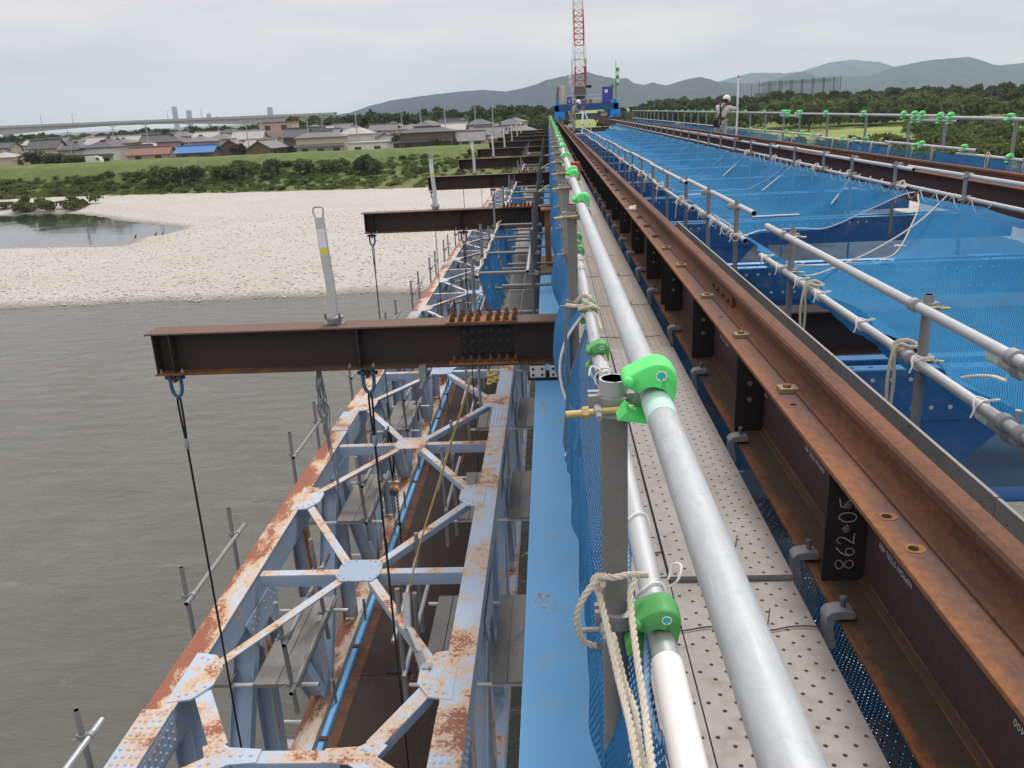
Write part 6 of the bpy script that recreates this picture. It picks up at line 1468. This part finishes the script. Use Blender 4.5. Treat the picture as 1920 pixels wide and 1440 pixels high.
o = on_gantry('generator_box', 'small violet blue box beside the cream cylinder', 'box', (1.74, .4, .33)); B(MB().box(-.2, .2, -.25, .25, 0, .52), 'body', 'violet', o, False, None, .01); B(MB().box(-.06, .06, -.256, -.251, .1, .2), 'notice', 'white', o, False)
o = on_gantry('wind_streamer', 'green and white striped streamer mast on the right of the gantry', 'mast', (5.42, .0, .26)); pipe('mast', (0, 0, 0), (0, 0, 3.1), o, 'pipe_dark', .025, 8)
for k, (z, c) in enumerate(((2.32, 'green_old'), (2.02, 'white'), (1.76, 'green_old'), (1.5, 'white'), (1.24, 'green_old'))): B(MB().lathe((.12, 0, z), (.08, 0, 1), [(.14 - .008 * k, 0), (.13 - .008 * k, .27)], 14), 'band', c, o)
for i, (x, nm) in enumerate(((.78, 'left'), (5.05, 'right'))):
    o = on_gantry('winch_post', 'rusty winch post at the %s end of the gantry' % nm, 'winch', (x, .1, .5)); B(MB().tube([(0, 0, 0), (.04, 0, .6), (.1, 0, 1.15)], [.14, .10, .06], 8), 'arm', 'machine', o); B(MB().tube([(-.1, -.05, -.2), (-.05, -.05, .5), (.05, -.05, .95)], .05, 8), 'hose', 'splice', o); B(MB().lathe((.08, -.05, 1.0), (0, 1, 0), [(.1, 0), (.13, .02), (.13, .1), (.1, .12)], 12), 'pulley', 'machine', o)
cr = on_gantry('crane', 'red and white lattice boom crane standing on the gantry', 'crane', (2.62, 1.2, .33))
B(MB().box(-.5, .5, -.9, .9, 0, .32), 'base', 'machine', cr, False, None, .02); B(MB().lathe((0, 0, .32), (0, 0, 1), [(.42, 0), (.42, .22)], 20), 'slew_ring', 'machine', cr)
B(MB().prism([(-.46, -.8, .54), (.48, -.8, .54), (.48, -.8, 1.05), (.3, -.8, 1.28), (-.46, -.8, 1.28)], (0, 1.7, 0)), 'machine_house', 'machine', cr, False, None, .02); B(MB().box(-.36, .36, -.9, -.8, .62, 1.0), 'counterweight', 'pipe_dark', cr, False, None, .02)
B(MB().box(-.66, -.47, -.5, .3, .9, 1.9), 'cab', 'cwhite', cr, False, None, .02); B(MB().box(.5, .9, -.6, -.5, 1.15, 1.35), 'side_box', 'black', cr, False)
for z in (1.65, 2.05): B(MB().lathe((-.75, -.4, z), (0, -1, 0), [(.1, 0), (.15, .12), (.14, .14)], 14), 'lamp', 'cwhite', cr)
def lattice(z0, z1, w0, w1, mat, y0, y1):
    m = MB(); n = max(3, int((z1 - z0) / .42))
    def c(t, sx, sy): w = w0 + (w1 - w0) * t; return (.02 + sx * w / 2, y0 + (y1 - y0) * t + sy * w / 2, z0 + (z1 - z0) * t)
    for sx, sy in ((-1, -1), (1, -1), (1, 1), (-1, 1)): m.tube([c(0, sx, sy), c(1, sx, sy)], .042, 6)
    for k in range(n):
        t0, t1 = k / n, (k + 1) / n
        for (a, b) in (((-1, -1), (1, -1)), ((1, -1), (1, 1)), ((1, 1), (-1, 1)), ((-1, 1), (-1, -1))):
            if k % 2: a, b = b, a
            m.tube([c(t0, *a), c(t1, *b)], .022, 5, False); m.tube([c(t0, *a), c(t0, *b)], .02, 5, False)
    B(m, 'boom_section', mat, cr)
lattice(1.2, 2.75, .85, .72, 'red', -.4, -.2); lattice(2.76, 4.35, .72, .72, 'cwhite', -.2, .1); lattice(4.36, 7.0, .72, .72, 'red', .1, .7); lattice(7.01, 9.8, .72, .72, 'cwhite', .7, 1.3); lattice(9.81, 15, .72, .6, 'red', 1.3, 2.5)
for x in (-.62, -.45, .5, .62): B(MB().tube([(x, -.6, 1.3), (x * .7, .4, 6), (x * .4, 2.4, 15)], .013, 5), 'hoist_wire', 'cord_dark', cr)
B(MB().tube([(-.62, -.5, 1.4), (-.62, -.5, 3.3), (.1, -.5, 3.35)], .022, 6), 'service_pipe', 'pipe_dark', cr); B(MB().box(.38, .52, -.55, -.4, 2.9, 3.35), 'hook_block', 'hook_yellow', cr, False, None, .02); B(MB().box(.38, .52, -.5, -.4, 1.7, 2.8), 'ladder', 'pipe_dark', cr, False)

# ================================================================== workers
def skin(name, J, E, mat, parent, sub=2):
    names = list(J); idx = {n: i for i, n in enumerate(names)}; me = bpy.data.meshes.new(name)
    me.from_pydata([J[n][0] for n in names], [(idx[a], idx[b]) for a, b in E], []); me.materials.append(M[mat])
    o = put(name, me, parent); s = o.modifiers.new('skin', 'SKIN'); s.use_smooth_shade = True
    for n in names:
        r = J[n][1]; r = (r, r) if not hasattr(r, '__len__') else r; sv = me.skin_vertices[0].data[idx[n]]; sv.radius = r; sv.use_root = n == 'pelvis' or (n == names[0] and 'pelvis' not in J)
    m = o.modifiers.new('sub', 'SUBSURF'); m.levels = sub; m.render_levels = sub; return o
def worker(label, loc, rz, J, jacket, trousers, vest=None, harness=False):
    w = thing('person', label, 'person', loc); w.rotation_euler.z = rz
    R_ = dict(pelvis=.11, spine=.125, chest=.135, neck=.055, head=.085, crown=.075, shl=.062, ell=.045, wrl=.032, hal=.036, shr=.062, elr=.045, wrr=.032, har=.036, hil=.085, knl=.06, anl=.042, tol=.04, hir=.085, knr=.06, anr=.042, tor=.04)
    E = [('pelvis', 'spine'), ('spine', 'chest'), ('chest', 'neck'), ('neck', 'head'), ('head', 'crown'), ('chest', 'shl'), ('shl', 'ell'), ('ell', 'wrl'), ('wrl', 'hal'), ('chest', 'shr'), ('shr', 'elr'), ('elr', 'wrr'), ('wrr', 'har'), ('pelvis', 'hil'), ('hil', 'knl'), ('knl', 'anl'), ('anl', 'tol'), ('pelvis', 'hir'), ('hir', 'knr'), ('knr', 'anr'), ('anr', 'tor')]
    skin('body', {k: (J[k], R_[k]) for k in R_}, E, 'skin', w)
    jk = ['pelvis', 'spine', 'chest', 'shl', 'ell', 'wrl', 'shr', 'elr', 'wrr']; skin('jacket', {k: (J[k], R_[k] + (.022 if k != 'pelvis' else .03)) for k in jk}, [e for e in E if e[0] in jk and e[1] in jk], jacket, w)
    tk_ = ['pelvis', 'hil', 'knl', 'anl', 'hir', 'knr', 'anr']; skin('trousers', {k: (J[k], R_[k] + .024) for k in tk_}, [e for e in E if e[0] in tk_ and e[1] in tk_], trousers, w)
    for s in 'lr':
        a, t = Vector(J['an' + s]), Vector(J['to' + s]); skin('shoe', {'pelvis': (a, .055), 't': (t, .05)}, [('pelvis', 't')], 'black', w, 1)
        h, wr = Vector(J['ha' + s]), Vector(J['wr' + s]); d = (h - wr).normalized(); sd_ = d.cross(Vector((0, 0, 1)) if abs(d.z) < .9 else Vector((1, 0, 0))).normalized(); nn = d.cross(sd_)
        m = MB()
        for k in range(4): b = h + sd_ * (.017 * (k - 1.5)) + d * .02; L = (.055, .068, .066, .05)[k]; m.tube([b, b + d * L * .5 - nn * .012, b + d * L * .8 - nn * .04], [.010, .009, .007], 6)
        b = h - sd_ * .03; m.tube([b, b + d * .02 - sd_ * .02, b + d * .05 - sd_ * .018 - nn * .02], [.012, .010, .008], 6); B(m, 'fingers', 'skin', w)
    hd, cw = Vector(J['head']), Vector(J['crown']); up = (cw - hd).normalized(); fw = Vector(J.get('face', (0, 1, 0))).normalized(); fw = (fw - up * fw.dot(up)).normalized(); sd_ = fw.cross(up)
    hm = MB(); c = hd + up * .075
    hm.lathe(c, up, [(.118, -.02), (.125, .0), (.122, .04), (.105, .085), (.07, .118), (.02, .132)], 18); hm.obox(c + fw * .115 - up * .012, sd_ * .085, fw * .045, up * .006); B(hm, 'helmet', 'helmet', w)
    fm = MB(); fm.lathe(hd + fw * .082 - up * .005, fw, [(.018, -.01), (.012, .012), (.004, .02)], 8); 
    for s in (-1, 1): fm.lathe(hd + sd_ * (.095 * s), sd_ * s, [(.026, -.01), (.024, .004), (.01, .008)], 8)
    B(fm, 'nose_and_ears', 'skin', w); em = MB()
    for s in (-1, 1): em.lathe(hd + fw * .083 + sd_ * (.032 * s) + up * .012, fw, [(.011, -.004), (.006, .006)], 8)
    em.obox(hd + fw * .088 - up * .045, sd_ * .022, fw * .004, up * .005); em.lathe(hd - fw * .03 + up * .0, -fw, [(.09, -.01), (.08, .04), (.04, .06)], 10); B(em, 'hair_and_eyes', 'black', w)
    if harness:
        ch, sp, pe = Vector(J['chest']), Vector(J['spine']), Vector(J['pelvis']); m = MB()
        for s in 'lr':
            sh = Vector(J['sh' + s]); back = -fw * .175
            cord(m, [sh + fw * .06 + up * .09 - (sh - ch) * .35, sh + back * .45 + up * .10 - (sh - ch) * .35, ch + back + (sh - ch) * .25, sp + back * .98, pe + back * .95 - (sh - ch) * .35, pe - (sh - ch) * .6 + fw * .02 + back * .4], .022, 6, 5)
        m2 = [pe + Vector((math.cos(a) * .19, math.sin(a) * .16, .05)) for a in [k * .7 for k in range(10)]]; cord(m, m2, .025, 6, 4); cord(m, [pe + back * .9 + Vector((0, 0, .05)), pe + back + Vector((.03, 0, -.15)), pe + back * .8 + Vector((-.05, 0, -.28)), pe + back * .9 + Vector((-.12, 0, .0))], .018, 6, 5); B(m, 'harness', 'black', w)
        m = MB(); m.box(pe.x - .27, pe.x - .12, pe.y - .2, pe.y - .05, pe.z - .22, pe.z + .02); B(m, 'tool_pouch', 'black', w, False, None, .02)
    if vest:
        vk = ['pelvis', 'spine', 'chest']; skin('vest', {k: (J[k], R_[k] + .034) for k in vk}, [('pelvis', 'spine'), ('spine', 'chest')], vest, w)
    return w
# right-hand worker with his back half turned, leaning to the staff beyond the handrail
J2 = dict(pelvis=(0, 0, .88), spine=(.03, .06, 1.06), chest=(.08, .10, 1.24), neck=(.12, .14, 1.37), head=(.16, .17, 1.44), crown=(.18, .18, 1.50), face=(.5, .85, -.2),
          shl=(-.10, .16, 1.28), ell=(-.02, .36, 1.08), wrl=(.16, .42, 1.06), hal=(.22, .42, 1.09), shr=(.24, .02, 1.25), elr=(.42, .14, 1.20), wrr=(.50, .20, 1.24), har=(.535, .20, 1.27),
          hil=(-.10, .03, .82), knl=(-.12, .10, .45), anl=(-.13, .04, .08), tol=(-.10, .18, .04), hir=(.10, -.03, .82), knr=(.12, .05, .45), anr=(.12, -.04, .08), tor=(.18, .09, .04))
M['skin'] = m_plain('skin', (.42, .24, .16), .55, 0, .1, 10); M['helmet'] = m_plain('white_helmet_shell', (.82, .82, .82), .3, 0, .03, 5)
M['jacket_w'] = m_plain('pale_grey_work_jacket', (.55, .54, .50), .85, 0, .12, 8); M['trousers_w'] = m_plain('pale_grey_work_trousers', (.50, .50, .48), .85, 0, .15, 8)
M['jacket_g'] = m_plain('grey_green_work_jacket', (.33, .34, .28), .85, 0, .15, 8); M['vest_d'] = m_plain('dark_work_vest', (.045, .05, .05), .85, 0, .2, 8); 
worker('worker in pale clothes and black harness holding a survey staff by the far rail', (5.60, 28.6, Z(1.46)), 0, J2, 'jacket_w', 'trousers_w', None, True)
o = thing('survey_staff', 'white survey staff held upright by the worker at the far rail', 'survey staff', (6.145, 28.8, Z(1.9))); B(MB().box(-.028, .028, -.018, .018, 0, 2.58), 'staff', 'white', o, False, None, .004); B(MB().lathe((0, 0, 2.58), (0, 0, 1), [(.02, 0), (.02, .07), (.005, .1)], 10), 'tip', 'machine', o)
# left-hand worker bending to a survey level on a tripod
J1 = dict(pelvis=(-.12, 0, .90), spine=(-.06, 0, 1.08), chest=(.03, 0, 1.26), neck=(.12, 0, 1.38), head=(.19, 0, 1.44), crown=(.22, 0, 1.51), face=(1, -.2, -.15),
          shl=(.02, .19, 1.28), ell=(.10, .24, 1.02), wrl=(.28, .16, 1.12), hal=(.34, .12, 1.15), shr=(.02, -.19, 1.28), elr=(.04, -.25, 1.00), wrr=(.10, -.20, .78), har=(.13, -.19, .71),
          hil=(-.12, .10, .84), knl=(-.04, .13, .46), anl=(-.10, .14, .08), tol=(.05, .15, .04), hir=(-.12, -.10, .84), knr=(.0, -.12, .46), anr=(-.05, -.13, .08), tor=(.1, -.14, .04))
worker('worker in grey-green jacket and dark vest bending to a survey level', (1.33, 44.5, Z(1.25)), -.25, J1, 'jacket_g', 'jacket_g', 'vest_d', False)
o = tag(B(MB().box(1.1, 2.1, 44.0, 45.2, Z(1.30), Z(1.255)), 'standing_board', 'board_dull', None, False), 'board platform under the surveying worker', 'board')
tp = thing('survey_tripod', 'white and orange tripod with a survey level beside the bending worker', 'tripod', (1.78, 44.2, Z(1.25)))
for i, (x, y) in enumerate(((-.12, -.42), (.42, .05), (-.05, .38))):
    l = B(MB().bar((x * .12, y * .12, 1.12), (x * .7, y * .7, .45), .07, .03, (0, 1, 0)), 'leg', 'white', tp, False); B(MB().bar((x * .72, y * .72, .44), (x, y, 0), .035, .025, (0, 1, 0)), 'leg_foot', 'white', l, False); B(MB().bar((x * .68, y * .68, .47), (x * .74, y * .74, .41), .085, .05, (0, 1, 0)), 'leg_clamp', 'orange_red', l, False)
B(MB().lathe((0, 0, 1.10), (0, 0, 1), [(.09, 0), (.1, .02), (.1, .06), (.05, .08)], 14), 'head_plate', 'orange_red', tp); B(MB().box(-.09, .10, -.06, .06, 1.18, 1.33), 'level', 'machine', tp, False, None, .02); B(MB().lathe((.08, 0, 1.27), (1, 0, 0), [(.04, 0), (.045, .08)], 12), 'lens', 'black', tp)
